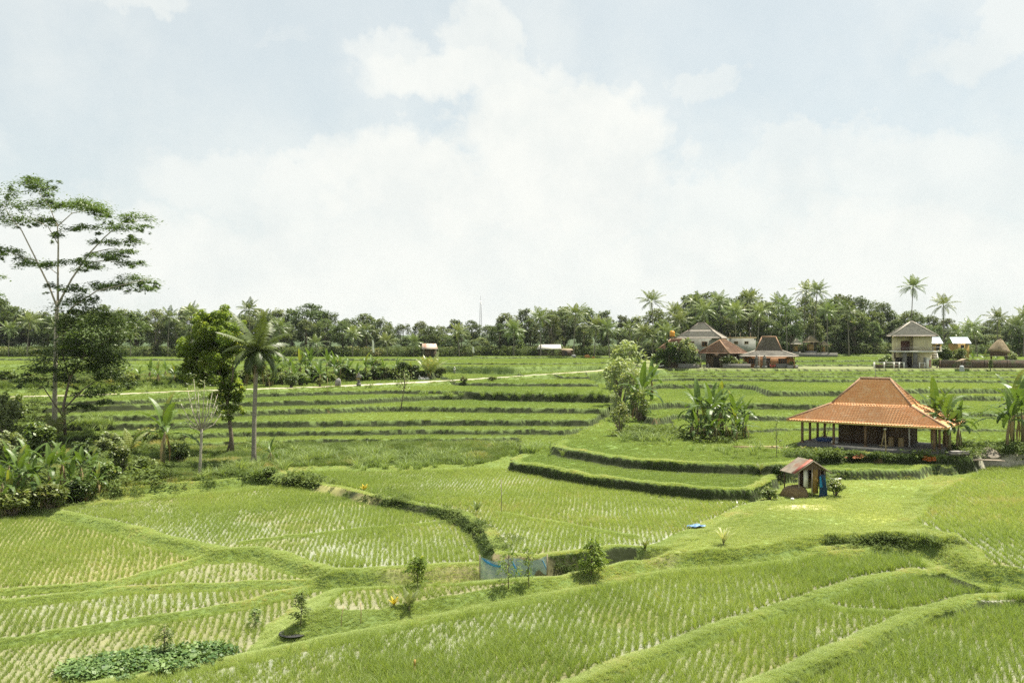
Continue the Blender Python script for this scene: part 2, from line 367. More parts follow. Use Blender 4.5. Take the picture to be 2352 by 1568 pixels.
def leaf_mat(name, c_dark, c_light, c_odd=None, odd=.06, trans=.3, rough=.45, inst=False, spec=.35, objvar=.0):
    """leaves: colour by the per-leaf attribute 'tint', some light let through"""
    if name in MATS: return MATS[name]
    m, N, b, out = new_mat(name)
    at_ = N.new('ShaderNodeAttribute', attribute_name='tint'); at_.attribute_type = 'INSTANCER' if inst else 'GEOMETRY'
    t = at_.outputs['Fac']
    col = N.mix(N.maprange(t, 0, 1, smooth=False), c_dark, c_light)
    if c_odd: col = N.mix(N.maprange(t, 1 - odd - .02, 1 - odd + .02), col, c_odd)
    if objvar:
        oi = N.new('ShaderNodeObjectInfo')
        hs = N.new('ShaderNodeHueSaturation'); N.link(col, hs.inputs['Color'])
        N.link(N.maprange(oi.outputs['Random'], 0, 1, 1 - objvar, 1 + objvar, smooth=False), hs.inputs['Value'])
        n1 = N.math('FRACT', N.math('MULTIPLY', oi.outputs['Random'], 7.31))
        N.link(N.maprange(n1, 0, 1, .485, .515, smooth=False), hs.inputs['Hue']); col = hs.outputs[0]
    N.link(col, b.inputs['Base Color']); b.inputs['Roughness'].default_value = rough; b.inputs['Specular IOR Level'].default_value = spec
    tr = N.new('ShaderNodeBsdfTranslucent')
    tcx = N.mix(1.0, col, (1.25, 1.25, .55), 'MULTIPLY'); N.link(tcx, tr.inputs[0])
    ms = N.new('ShaderNodeMixShader', i_0=trans); N.link(b.outputs[0], ms.inputs[1]); N.link(tr.outputs[0], ms.inputs[2])
    N.link(ms.outputs[0], out.inputs[0])
    MATS[name] = m; return m

# ---------------------------------------------------------------- object helpers
def raw_mesh(name, verts, faces=None, loops=None, sizes=None, tint=None, smooth=False):
    me = bpy.data.meshes.new(name)
    v = np.asarray(verts, np.float32).reshape(-1, 3)
    if loops is None:
        sizes = np.array([len(f) for f in faces], np.int32); loops = np.array([i for f in faces for i in f], np.int32)
    loops = np.asarray(loops, np.int32).ravel(); sizes = np.asarray(sizes, np.int32)
    me.vertices.add(len(v)); me.vertices.foreach_set('co', v.ravel())
    me.loops.add(len(loops)); me.loops.foreach_set('vertex_index', loops)
    st = np.concatenate([[0], np.cumsum(sizes)[:-1]]).astype(np.int32)
    me.polygons.add(len(sizes)); me.polygons.foreach_set('loop_start', st)
    if smooth: me.polygons.foreach_set('use_smooth', np.ones(len(sizes), bool))
    if tint is not None:
        a = me.attributes.new('tint', 'FLOAT', 'POINT'); a.data.foreach_set('value', np.asarray(tint, np.float32))
    me.update(calc_edges=True); return me
def link(name, me, m, parent=None, loc=None, rz=0):
    o = bpy.data.objects.new(name, me); COL.objects.link(o)
    if m is not None and not me.materials: me.materials.append(m)
    if parent is not None: o.parent = parent
    if loc is not None: o.location = loc
    if rz: o.rotation_euler = (0, 0, rz)
    return o
def tag(o, label=None, cat=None, group=None, kind=None):
    if label: o['label'] = label
    if cat: o['category'] = cat
    if group: o['group'] = group
    if kind: o['kind'] = kind
    return o
def thing(name, label, cat, loc=(0, 0, 0), rz=0, group=None, scale=1.0):
    o = bpy.data.objects.new(name, None); COL.objects.link(o); o.empty_display_size = .3
    o.location = loc; o.rotation_euler = (0, 0, rz); o.scale = (scale,) * 3
    return tag(o, label, cat, group, 'thing')
def copy_tree(o, parent=None):
    c = o.copy(); COL.objects.link(c)
    if parent is not None: c.parent = parent
    for ch in o.children: copy_tree(ch, c)
    return c

class MB:
    def __init__(s): s.v = []; s.f = []; s.t = []
    def add(s, vs, fs):
        b = len(s.v); s.v += [tuple(q) for q in vs]; s.f += [tuple(b + i for i in f) for f in fs]; return s
    def box(s, c, d, rz=0, M=None):
        x, y, z = d[0] / 2, d[1] / 2, d[2] / 2
        vs = [Vector((a, b, e)) for e in (-z, z) for (a, b) in ((-x, -y), (x, -y), (x, y), (-x, y))]
        R = M if M is not None else Matrix.Rotation(rz, 3, 'Z')
        vs = [R @ q + Vector(c) for q in vs]
        return s.add(vs, [(3, 2, 1, 0), (4, 5, 6, 7), (0, 1, 5, 4), (1, 2, 6, 5), (2, 3, 7, 6), (3, 0, 4, 7)])
    def bar(s, p, q, w, h=None):
        """square bar between two points"""
        p, q = Vector(p), Vector(q); h = h or w; d = (q - p); L = d.length; d.normalize()
        M = d.to_track_quat('X', 'Z').to_matrix()
        return s.box((p + q) / 2, (L, w, h), M=M)
    def tube(s, pts, rad, n=8, cap=True):
        pts = [Vector(q) for q in pts]
        if not isinstance(rad, (list, tuple)): rad = [rad] * len(pts)
        b = len(s.v); prev = None
        for i, (q, r) in enumerate(zip(pts, rad)):
            d = (pts[min(i + 1, len(pts) - 1)] - pts[max(i - 1, 0)]).normalized()
            if prev is None: a = d.orthogonal().normalized()
            else:
                a = prev - d * prev.dot(d)
                a = a.normalized() if a.length > 1e-5 else d.orthogonal().normalized()
            prev = a; c = d.cross(a)
            s.v += [tuple(q + (a * math.cos(k * 2 * math.pi / n) + c * math.sin(k * 2 * math.pi / n)) * r) for k in range(n)]
        for i in range(len(pts) - 1):
            for k in range(n):
                s.f.append((b + i * n + k, b + i * n + (k + 1) % n, b + (i + 1) * n + (k + 1) % n, b + (i + 1) * n + k))
        if cap:
            s.f.append(tuple(b + k for k in range(n))[::-1]); s.f.append(tuple(b + (len(pts) - 1) * n + k for k in range(n)))
        return s
    def lathe(s, prof, c=(0, 0, 0), n=16):
        b = len(s.v); c = Vector(c)
        for (r, z) in prof:
            s.v += [tuple(c + Vector((r * math.cos(k * 2 * math.pi / n), r * math.sin(k * 2 * math.pi / n), z))) for k in range(n)]
        for i in range(len(prof) - 1):
            for k in range(n):
                s.f.append((b + i * n + k, b + i * n + (k + 1) % n, b + (i + 1) * n + (k + 1) % n, b + (i + 1) * n + k))
        s.f.append(tuple(b + k for k in range(n))[::-1]); s.f.append(tuple(b + (len(prof) - 1) * n + k for k in range(n)))
        return s
    def prism(s, poly, h0, h1):
        n = len(poly)
        vs = [(x, y, h0) for x, y in poly] + [(x, y, h1) for x, y in poly]
        return s.add(vs, [tuple(range(n))[::-1], tuple(range(n, 2 * n))] + [(i, (i + 1) % n, n + (i + 1) % n, n + i) for i in range(n)])
    def slab(s, quad, t):
        """a quad given thickness t downwards along its normal"""
        q = [Vector(p) for p in quad]; nrm = (q[1] - q[0]).cross(q[-1] - q[0]).normalized()
        lo = [p - nrm * t for p in q]; n = len(q)
        return s.add(q + lo, [tuple(range(n)), tuple(range(n, 2 * n))[::-1]] + [(i, n + i, n + (i + 1) % n, (i + 1) % n) for i in range(n)])
    def mesh(s, name, smooth=False):
        return raw_mesh(name, s.v, s.f, smooth=smooth)
    def build(s, name, m, parent=None, loc=None, rz=0, smooth=False):
        me = s.mesh(name, smooth); return link(name, me, m, parent, loc, rz)

# ---------------------------------------------------------------- the ground sheet
def ground_material():
    m, N, b, out = new_mat('ground')
    vc = N.new('ShaderNodeAttribute', attribute_name='albedo'); wet = N.new('ShaderNodeAttribute', attribute_name='wet')
    geo = N.new('ShaderNodeNewGeometry')
    n = N.new('ShaderNodeTexNoise', i_Scale=1.3, i_Detail=7.0, i_Roughness=.65); N.link(geo.outputs['Position'], n.inputs['Vector'])
    n2 = N.new('ShaderNodeTexNoise', i_Scale=.16, i_Detail=4.0, i_Roughness=.6); N.link(geo.outputs['Position'], n2.inputs['Vector'])
    f = N.math('MULTIPLY_ADD', n.outputs[0], 1.1, .45)
    col = N.mix(1.0, vc.outputs['Color'], N.new('ShaderNodeCombineColor').outputs[0], 'MULTIPLY')
    cc = N.n[-1] if False else None
    comb = [q for q in N.n if q.bl_idname == 'ShaderNodeCombineColor'][-1]
    for i in range(3): N.link(f, comb.inputs[i])
    # standing water in patches of the paddies, sky reflection painted into its pale silt
    wm = N.math('MULTIPLY', wet.outputs['Fac'], N.maprange(n2.outputs[0], .36, .56))
    silt_shine = N.mix(N.maprange(n.outputs[0], .3, .7), (.40, .41, .37), (.30, .30, .24))
    col = N.mix(N.math('MULTIPLY', wm, .8), col, silt_shine)
    N.link(col, b.inputs['Base Color'])
    N.link(N.maprange(wm, 0, 1, .95, .12), b.inputs['Roughness'])
    N.link(N.maprange(wm, 0, 1, .2, .6), b.inputs['Specular IOR Level'])
    bn = N.new('ShaderNodeTexNoise', i_Scale=3.0, i_Detail=3.0); N.link(geo.outputs['Position'], bn.inputs['Vector'])
    bp = N.new('ShaderNodeBump', i_Distance=.06); N.link(bn.outputs[0], bp.inputs['Height']); N.link(N.maprange(wm, 0, 1, .6, .04), bp.inputs['Strength'])
    N.link(bp.outputs[0], b.inputs['Normal'])
    return m

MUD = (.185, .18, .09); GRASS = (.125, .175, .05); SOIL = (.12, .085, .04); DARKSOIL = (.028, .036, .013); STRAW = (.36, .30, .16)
FIELD = {   # id: floor colour, wetness, rice height, row spacing, in-row spacing, row angle (deg from view axis), rice tint
    1: (MUD, .2, .36, .33, .15, -14, .50), 2: (MUD, .6, .38, .35, .15, -20, .55), 3: (MUD, .2, .36, .33, .14, -16, .50), 4: ((.23, .21, .10), .15, .40, .30, .14, -22, .55),
    5: (MUD, .95, .40, .30, .14, -8, .60), 6: (MUD, 1.0, .38, .30, .14, 5, .62), 7: (MUD, .8, .52, .32, .15, 12, .50), 8: (MUD, .4, .52, .32, .15, 19, .50), 10: (MUD, .6, .54, .33, .15, 24, .50),
    11: (MUD, 1.0, .50, .46, .15, 14, .65)}
def build_ground():
    n = NR * NTH
    alb = np.zeros((n, 4), np.float32); alb[:, 3] = 1; wet = np.zeros(n, np.float32)
    base = {0: (.12, .16, .04), 12: (.19, .25, .08), 13: (.125, .185, .045), 14: (.16, .18, .07), 15: (.20, .21, .08), 16: (.125, .185, .045), 17: SOIL}
    for k, c in base.items(): alb[gf == k, :3] = c
    for k, q in FIELD.items():
        alb[gf == k, :3] = q[0]; wet[gf == k] = q[1]
    x, y = GX.ravel(), GY.ravel()
    fr_ = (RR.ravel() > 335); alb[fr_, :3] = (.045, .07, .025)
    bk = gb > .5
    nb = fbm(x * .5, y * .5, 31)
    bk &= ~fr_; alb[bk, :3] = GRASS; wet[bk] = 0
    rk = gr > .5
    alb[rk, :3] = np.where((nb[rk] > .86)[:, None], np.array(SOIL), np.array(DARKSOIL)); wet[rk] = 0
    # shade painted as a dark strip along the foot of every terrace face
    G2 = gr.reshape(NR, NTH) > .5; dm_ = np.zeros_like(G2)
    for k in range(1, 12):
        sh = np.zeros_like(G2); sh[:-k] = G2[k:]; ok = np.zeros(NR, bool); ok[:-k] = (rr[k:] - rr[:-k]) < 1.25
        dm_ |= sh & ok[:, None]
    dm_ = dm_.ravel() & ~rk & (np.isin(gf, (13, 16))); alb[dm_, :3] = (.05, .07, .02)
    # straw litter and worn earth
    for (u, v, H, rx, ry, c, s) in [(1100, 1360, 14.0, 5, 1.6, STRAW, .8), (900, 1415, 14.2, 3.5, 1.4, STRAW, .7), (1840, 1166, 12.1, 3.0, 1.4, (.55, .48, .32), .9),
                                    (1490, 1272, 12.2, 1.8, 1.0, STRAW, .7), (1700, 1205, 12.0, 2.5, 1.4, (.3, .28, .07), .6), (1980, 1170, 11.9, 3, 6, (.30, .30, .07), .8),
                                    (740, 1130, 12.5, 3.5, 1.6, (.42, .40, .16), .9), (820, 1150, 12.5, 2.5, 1.2, (.42, .38, .18), .8), (560, 1080, 12.3, 6, 2.0, (.36, .28, .17), .6), (1730, 1028, 10.7, 4, 3, (.40, .36, .22), .8),
                                    (2290, 1052, 11.0, 6, 2, (.45, .42, .33), .9), (640, 1050, 12.1, 10, 1.2, (.38, .32, .18), .8)]:
        cx, cy = P(u, v, H); g = np.clip(1.3 - np.hypot((x - cx) / rx, (y - cy) / ry) + (nb - .5), 0, 1)[:, None] * s
        alb[:, :3] = alb[:, :3] * (1 - g) + np.array(c) * g; wet *= (1 - g[:, 0])
    # ochre cut bank by the path
    pth = np.array([P(u, v - 4, h) for (u, v), h in zip(PATH_UV, PATH_H)])
    dm = np.full(n, 1e9)
    sel = np.nonzero((RR.ravel() > 120) & (RR.ravel() < 260))[0]
    for a, b in zip(pth[:-1], pth[1:]):
        dd, _ = seg_dist(x[sel], y[sel], a, b); dm[sel] = np.minimum(dm[sel], dd)
    g = ((dm < 6.0) & (gf != 15) & (nb > .47) & (y > 0))
    pz = CAMZ - np.interp(x, pth[:, 0], PATH_H)
    g &= (gz > pz + .12) & (gz < pz + 1.2)
    alb[g, :3] = (.36, .22, .10)
    i, j = np.meshgrid(np.arange(NR - 1), np.arange(NTH - 1), indexing='ij')
    a = i * NTH + j
    loops = np.stack([a, a + 1, a + NTH + 1, a + NTH], -1).reshape(-1, 4)[:, ::-1]
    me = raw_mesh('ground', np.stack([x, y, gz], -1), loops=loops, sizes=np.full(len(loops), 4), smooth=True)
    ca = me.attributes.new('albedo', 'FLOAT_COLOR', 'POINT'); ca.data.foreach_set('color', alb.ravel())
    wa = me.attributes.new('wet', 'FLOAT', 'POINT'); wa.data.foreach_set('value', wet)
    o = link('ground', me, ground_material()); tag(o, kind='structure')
build_ground()

# pale path as its own ribbon
def build_path():
    pts = [P(u, v, h) for (u, v), h in zip(PATH_UV, PATH_H)]
    pts = np.array(pts); out = []
    for a, b in zip(pts[:-1], pts[1:]):
        m = max(2, int(np.hypot(*(b - a)) / 1.0))
        for k in range(m): out.append(a + (b - a) * k / m)
    out = np.array(out); d = np.gradient(out, axis=0); d /= np.linalg.norm(d, axis=1)[:, None]; nrm = np.stack([-d[:, 1], d[:, 0]], -1)
    cols = []
    for k in np.linspace(-1, 1, 7):
        wob = 1 + .18 * (fbm(out[:, 0] * .3 + k * 5, out[:, 1] * .3, 41) - .5) * 2 * abs(k)
        q = out + nrm * (k * np.interp(out[:, 0], [-60, -37, -32, -14, -6, 20], [.7, .8, 1.9, 1.7, .7, .5]) * wob)[:, None]; z = ground(q[:, 0], q[:, 1]) + .07 - .05 * abs(k) ** 3
        cols.append(np.stack([q[:, 0], q[:, 1], z], -1))
    C = np.array(cols); K, L = C.shape[:2]
    f = [(k * L + i, (k + 1) * L + i, (k + 1) * L + i + 1, k * L + i + 1) for k in range(K - 1) for i in range(L - 1)]
    me = raw_mesh('path', C.reshape(-1, 3), f, smooth=True)
    o = link('path', me, mat('path_concrete', (.42, .39, .33), (.35, .31, .24), 1.2, .9, c3=(.28, .22, .14), s3=.35, bump=.4)); tag(o, kind='structure')
build_path()

# haze between the camera and the far trees
def haze():
    x0, x1, y0, y1, z0, z1 = -3100, 3100, -120, 3500, -22, 95
    o = MB().box(((x0 + x1) / 2, (y0 + y1) / 2, (z0 + z1) / 2), (x1 - x0, y1 - y0, z1 - z0)).build('haze', None)
    m = bpy.data.materials.new('haze'); m.use_nodes = True; N = NT(m.node_tree); N.n.clear(); out = N.new('ShaderNodeOutputMaterial')
    v = N.new('ShaderNodeVolumePrincipled'); v.inputs['Color'].default_value = (.86, .92, .95, 1); v.inputs['Density'].default_value = .00005; v.inputs['Anisotropy'].default_value = .2
    N.link(v.outputs[0], out.inputs['Volume']); o.data.materials.append(m); tag(o, kind='stuff', label='thin haze over the fields')
haze()
# ---------------------------------------------------------------- grass and rice (uncountable)
def tuft(name, nb, h, spread, lean, width, m, seed, seg=3, splay=0.0):
    r = np.random.default_rng(seed); V = []; FC = []
    for i in range(nb):
        a = r.uniform(0, 2 * math.pi); rad = spread * math.sqrt(r.uniform(0, 1)); px, py = rad * math.cos(a), rad * math.sin(a)
        da = a + r.normal(0, .7); L = h * r.uniform(.65, 1.15); le = lean * r.uniform(.3, 1.3)
        dx, dy = math.cos(da), math.sin(da); sa = r.uniform(0, math.pi); sx, sy = math.cos(sa), math.sin(sa)
        b = len(V)
        for k in range(seg + 1):
            t = k / seg; w = width * (1 - t ** 1.5) * .5 + width * .04
            ox = px + dx * L * le * t * t; oy = py + dy * L * le * t * t; oz = L * (t - .35 * le * t * t)
            V += [(ox - sx * w, oy - sy * w, oz), (ox + sx * w, oy + sy * w, oz)]
        for k in range(seg): FC.append((b + 2 * k, b + 2 * k + 1, b + 2 * k + 3, b + 2 * k + 2))
    me = raw_mesh(name, V, FC); me.materials.append(m)
    o = bpy.data.objects.new(name, me); return o        # a pattern only, not linked to the scene

def scatter(name, pts, scale, rot, tint, variant, tufts, label, tilt=None):
    """one object of uncountable tufts"""
    n = len(pts)
    me = bpy.data.meshes.new(name); me.vertices.add(n); me.vertices.foreach_set('co', np.asarray(pts, np.float32).ravel())
    def attr(nm, typ, arr, key='value'):
        a = me.attributes.new(nm, typ, 'POINT'); a.data.foreach_set(key, np.ascontiguousarray(arr).ravel())
    attr('sc', 'FLOAT', np.asarray(scale, np.float32)); attr('tint', 'FLOAT', np.asarray(tint, np.float32))
    rv = np.zeros((n, 3), np.float32); rv[:, 2] = rot
    if tilt is not None: rv[:, :2] = tilt
    attr('rt', 'FLOAT_VECTOR', rv, 'vector'); attr('var', 'INT', np.asarray(variant, np.int32))
    o = link(name, me, None); tag(o, label, None, None, 'stuff')
    c = bpy.data.collections.new(name + '_patterns')
    for t in tufts: c.objects.link(t)
    g = bpy.data.node_groups.new(name, 'GeometryNodeTree')
    g.interface.new_socket('Geometry', in_out='INPUT', socket_type='NodeSocketGeometry'); g.interface.new_socket('Geometry', in_out='OUTPUT', socket_type='NodeSocketGeometry')
    gi = g.nodes.new('NodeGroupInput'); go = g.nodes.new('NodeGroupOutput')
    ip = g.nodes.new('GeometryNodeInstanceOnPoints'); ci = g.nodes.new('GeometryNodeCollectionInfo')
    ci.inputs['Collection'].default_value = c; ci.inputs['Separate Children'].default_value = True; ci.inputs['Reset Children'].default_value = True
    def na(nm, typ):
        q = g.nodes.new('GeometryNodeInputNamedAttribute'); q.data_type = typ; q.inputs['Name'].default_value = nm
        return [s for s in q.outputs if s.enabled and s.name == 'Attribute'][0]
    L = g.links
    L.new(gi.outputs[0], ip.inputs['Points']); L.new(ci.outputs[0], ip.inputs['Instance'])
    ip.inputs['Pick Instance'].default_value = True
    L.new(na('var', 'INT'), ip.inputs['Instance Index'])
    e2r = g.nodes.new('FunctionNodeEulerToRotation'); L.new(na('rt', 'FLOAT_VECTOR'), e2r.inputs[0]); L.new(e2r.outputs[0], ip.inputs['Rotation'])
    L.new(na('sc', 'FLOAT'), ip.inputs['Scale']); L.new(ip.outputs[0], go.inputs[0])
    md = o.modifiers.new('scatter', 'NODES'); md.node_group = g
    return o

RICE = leaf_mat('rice', (.14, .215, .045), (.30, .365, .10), (.36, .34, .15), .06, .45, .5, inst=True)
RICEF = leaf_mat('rice_far', (.16, .232, .056), (.275, .338, .09), None, 0, .38, .55, inst=True)
BANKM = leaf_mat('bank_grass', (.055, .095, .022), (.20, .265, .07), (.38, .34, .14), .07, .35, .55, inst=True)
MEADM = leaf_mat('meadow_grass', (.28, .35, .11), (.43, .475, .18), (.42, .38, .17), .06, .35, .6, inst=True)
rice_t = [tuft('rice_tuft', 22, 1.0, .12, .7, .028, RICE, 100 + i) for i in range(5)]
ricef_t = [tuft('rice_clump', 54, .5, .75, .95, .06, RICEF, 120 + i, 2) for i in range(4)]
bank_t = [tuft('bank_tuft', 26, 1.0, .40, .75, .05, BANKM, 140 + i) for i in range(5)]
TURFM = leaf_mat('turf_grass', (.235, .315, .095), (.41, .475, .18), (.46, .43, .2), .06, .38, .6, inst=True)
turf_t = [tuft('turf_tuft', 34, 1.0, .8, 1.0, .07, TURFM, 180 + i) for i in range(4)]
mead_t = [tuft('meadow_tuft', 30, 1.0, .85, .9, .07, MEADM, 160 + i) for i in range(4)]

def inview(x, y, m=.10):
    return (np.abs(x / y) < (1176 / F + m))

def rice_fields():
    S, PTS, ROT, TN, VR = [], [], [], [], []
    for k, (c, wet, h, rs, ps, ang, tn) in FIELD.items():
        sel = gf == k
        if not sel.any(): continue
        xs, ys = GX.ravel()[sel], GY.ravel()[sel]
        q = inview(xs, np.maximum(ys, 1)) & (ys > 26) & (np.hypot(xs, ys) < 125); xs, ys = xs[q], ys[q]
        if not len(xs): continue
        a = math.radians(ang); ca, sa = math.cos(a), math.sin(a)
        # local axes: rows run along the view axis turned by ang
        U = xs * ca - ys * sa; W = xs * sa + ys * ca
        us = np.arange(U.min(), U.max(), rs); ws = np.arange(W.min(), W.max(), ps)
        if len(us) * len(ws) > 900000: us = us[:2500]
        UU, WW = np.meshgrid(us, ws); UU = UU.ravel(); WW = WW.ravel()
        UU = UU + rng.normal(0, .05, len(UU)) + (fbm(WW * .12, UU * .05, 51) - .5) * .5; WW = WW + rng.normal(0, .05, len(WW))
        x = UU * ca + WW * sa; y = -UU * sa + WW * ca
        d = np.hypot(x, y)
        q = (y > 28) & inview(x, np.maximum(y, 1)) & (d < 125); x, y = x[q], y[q]
        zz, ff, bb, _ = evaluate(x, y)
        q = (ff == k) & (bb < .5)
        dens = fbm(x * .13, y * .13, 52); q &= rng.uniform(0, 1, len(x)) < (.97 - .25 * (dens > .66))
        x, y, zz = x[q], y[q], zz[q]
        g = fbm(x * .22, y * .22, 53)
        sc = h * (.62 + .75 * g) * rng.uniform(.7, 1.3, len(x))
        PTS.append(np.stack([x, y, zz - .01], -1)); S.append(sc); ROT.append(rng.uniform(0, 6.28, len(x)))
        TN.append(np.clip(tn + (fbm(x * .1, y * .1, 54) - .5) * .9 + rng.normal(0, .10, len(x)), 0, .999)); VR.append(rng.integers(0, 5, len(x)))
    PTS = np.concatenate(PTS)
    print('rice tufts', len(PTS))
    scatter('rice', PTS, np.concatenate(S), np.concatenate(ROT), np.concatenate(TN), np.concatenate(VR), rice_t, 'young green rice standing in rows in the paddies')

def polar_random(n, r0, r1, power=1.0):
    """random points in the view fan, density ~ r^-power"""
    t = rng.uniform(0, 1, n); e = 2 - power
    r = (r0 ** e + t * (r1 ** e - r0 ** e)) ** (1 / e) if abs(e) > 1e-6 else r0 * (r1 / r0) ** t
    a = rng.uniform(-.62, .62, n)
    return r * np.sin(a), r * np.cos(a), r

def far_rice():
    out = []
    x, y, r = polar_random(290000, 62, 420, 1.6)
    # gather the points into planting rows
    z, f, b, ri = evaluate(x, y)
    _, _, _, ra = evaluate(x * (1 + 1.1 / r), y * (1 + 1.1 / r))
    q = ((f == 13) | (f == 16)) & ((b < .5) | ((ri < .5) & (r > 95))) & inview(x, y, .06) & ((ra < .5) | (rng.uniform(0, 1, len(x)) < .15))
    x, y, z, r = x[q], y[q], z[q], r[q]
    sc = .42 * np.clip(r / 150, .8, 1.4) * rng.uniform(.75, 1.2, len(x)) * (.8 + .4 * fbm(x * .1, y * .1, 61))
    tn = np.clip(.5 + (fbm(x * .05, y * .05, 62) - .5) * 1.3 + rng.normal(0, .12, len(x)), 0, 1)
    print('far rice', len(x))
    scatter('terrace_rice', np.stack([x, y, z - .02], -1), sc, rng.uniform(0, 6.28, len(x)), tn, rng.integers(0, 4, len(x)), ricef_t, 'dense green rice covering the upper terraces')

PATHP = np.array([P(u, v, h) for (u, v), h in zip(PATH_UV, PATH_H)])
def near_path(x, y, L):
    m = np.full(len(x), 1e9)
    for a, b in zip(PATHP[:-1], PATHP[1:]): m = np.minimum(m, seg_dist(x, y, a, b)[0])
    return m < L
def bank_grass():
    x, y, r = polar_random(640000, 29, 330, 1.75); x2, y2, r2 = polar_random(330000, 29, 82, 1.3)
    x, y, r = np.concatenate([x, x2]), np.concatenate([y, y2]), np.concatenate([r, r2])
    z, f, b, ri = evaluate(x, y)
    q = ((b > .5) | (f == 0)) & inview(x, y, .06) & (f != 15)
    cl = fbm(x * .55, y * .55, 71)
    q &= (ri < .5) | (cl > .48)
    q &= ~((ri < .5) & (r > 95) & (f == 13))
    x, y, z, r, ri, f, cl = x[q], y[q], z[q], r[q], ri[q], f[q], cl[q]
    wild = (f == 0) | (ri > .5)
    big = np.clip(r / 80, .75, 1.8)
    s1 = np.where(f == 0, .38, np.where(ri > .5, np.where(r > 95, .10, .15), .22)) * big * (.5 + 1.0 * cl) * rng.uniform(.7, 1.3, len(x))
    s2 = .14 * np.clip(r / 80, .75, 1.0) * np.where(r > 95, .62, 1) * (.5 + .9 * cl) * rng.uniform(.7, 1.3, len(x))
    s2 = np.where((r > 100) & near_path(x, y, 7.0), .10, s2)
    tn = np.clip(.55 + (fbm(x * .25, y * .25, 72) - .5) * 1.1 + rng.normal(0, .13, len(x)) - .62 * ri + .1 * (f == 0), 0, 1)
    print('bank grass', len(x), wild.sum())
    w = wild
    scatter('bank_grass', np.stack([x, y, z - .02], -1)[w], s1[w], rng.uniform(0, 6.28, w.sum()), tn[w], rng.integers(0, 5, w.sum()), bank_t, 'shaggy dark grass growing on terrace faces and slopes')
    w = ~wild
    scatter('turf', np.stack([x, y, z - .01], -1)[w], s2[w], rng.uniform(0, 6.28, w.sum()), np.clip(tn[w] + .1, 0, 1), rng.integers(0, 4, w.sum()), turf_t, 'short pale grass on the bunds and terrace lips')

def meadow_grass():
    x, y, r = polar_random(260000, 40, 100, 1.2)
    q = x > 5; x, y, r = x[q], y[q], r[q]
    z, f, b, ri = evaluate(x, y)
    q = (f == 12) & inview(x, y, .06); x, y, z, r = x[q], y[q], z[q], r[q]
    bare = np.zeros(len(x))
    for (u, v, H, rx, ry) in [(1840, 1166, 12.1, 3.0, 1.4), (1490, 1272, 12.2, 2.4, 1.3)]:
        cx, cy = P(u, v, H); bare = np.maximum(bare, np.clip(1.2 - np.hypot((x - cx) / rx, (y - cy) / ry), 0, 1))
    q = rng.uniform(0, 1, len(x)) > bare * .85; x, y, z, r = x[q], y[q], z[q], r[q]
    g = fbm(x * .2, y * .2, 81)
    sc = .13 * (.6 + .9 * g) * rng.uniform(.7, 1.3, len(x))
    tn = np.clip(.5 + (fbm(x * .12, y * .12, 82) - .5) * 1.5 + rng.normal(0, .12, len(x)), 0, 1)
    print('meadow', len(x))
    scatter('meadow_grass', np.stack([x, y, z - .01], -1), sc, rng.uniform(0, 6.28, len(x)), tn, rng.integers(0, 4, len(x)), mead_t, 'short bright grass of the meadow below the pavilion')
rice_fields(); far_rice(); bank_grass(); meadow_grass()
# ---------------------------------------------------------------- plants
def leaf_cloud(C, size, up=.5, aspect=.5, tint=None, r=None, dirs=None):
    """many small leaf faces; returns verts, loops, sizes, tints"""
    C = np.asarray(C, float); n = len(C); r = r or rng
    nrm = r.normal(0, 1, (n, 3)); nrm[:, 2] = np.abs(nrm[:, 2]) + up * 2; nrm /= np.linalg.norm(nrm, axis=1)[:, None]
    t = r.normal(0, 1, (n, 3)) if dirs is None else dirs + r.normal(0, .35, (n, 3))
    t -= nrm * (t * nrm).sum(1)[:, None]; t /= np.linalg.norm(t, axis=1)[:, None] + 1e-9
    s = np.cross(nrm, t); L = (np.asarray(size) * r.uniform(.7, 1.3, n))[:, None]
    V = np.stack([C - t * L * .5, C + s * L * aspect * .5 - t * L * .05, C + t * L * .5 - nrm * L * .12, C - s * L * aspect * .5 - t * L * .05], 1).reshape(-1, 3)
    loops = np.arange(4 * n); tn = np.repeat(np.clip(tint if tint is not None else r.uniform(0, 1, n), 0, 1), 4)
    return V, loops, np.full(n, 4), tn
def cloud_mesh(name, parts):
    V = np.concatenate([p[0] for p in parts]); off = 0; LP = []
    for p in parts: LP.append(p[1] + off); off += len(p[0])
    return raw_mesh(name, V, loops=np.concatenate(LP), sizes=np.concatenate([p[2] for p in parts]), tint=np.concatenate([p[3] for p in parts]))
def clump_pts(c, rad, n, r, flat=.7, shell=.45):
    v = r.normal(0, 1, (n, 3)); v /= np.linalg.norm(v, axis=1)[:, None]
    q = (shell + (1 - shell) * r.uniform(0, 1, n) ** .6)[:, None]
    return np.asarray(c) + v * q * rad * np.array([1, 1, flat])

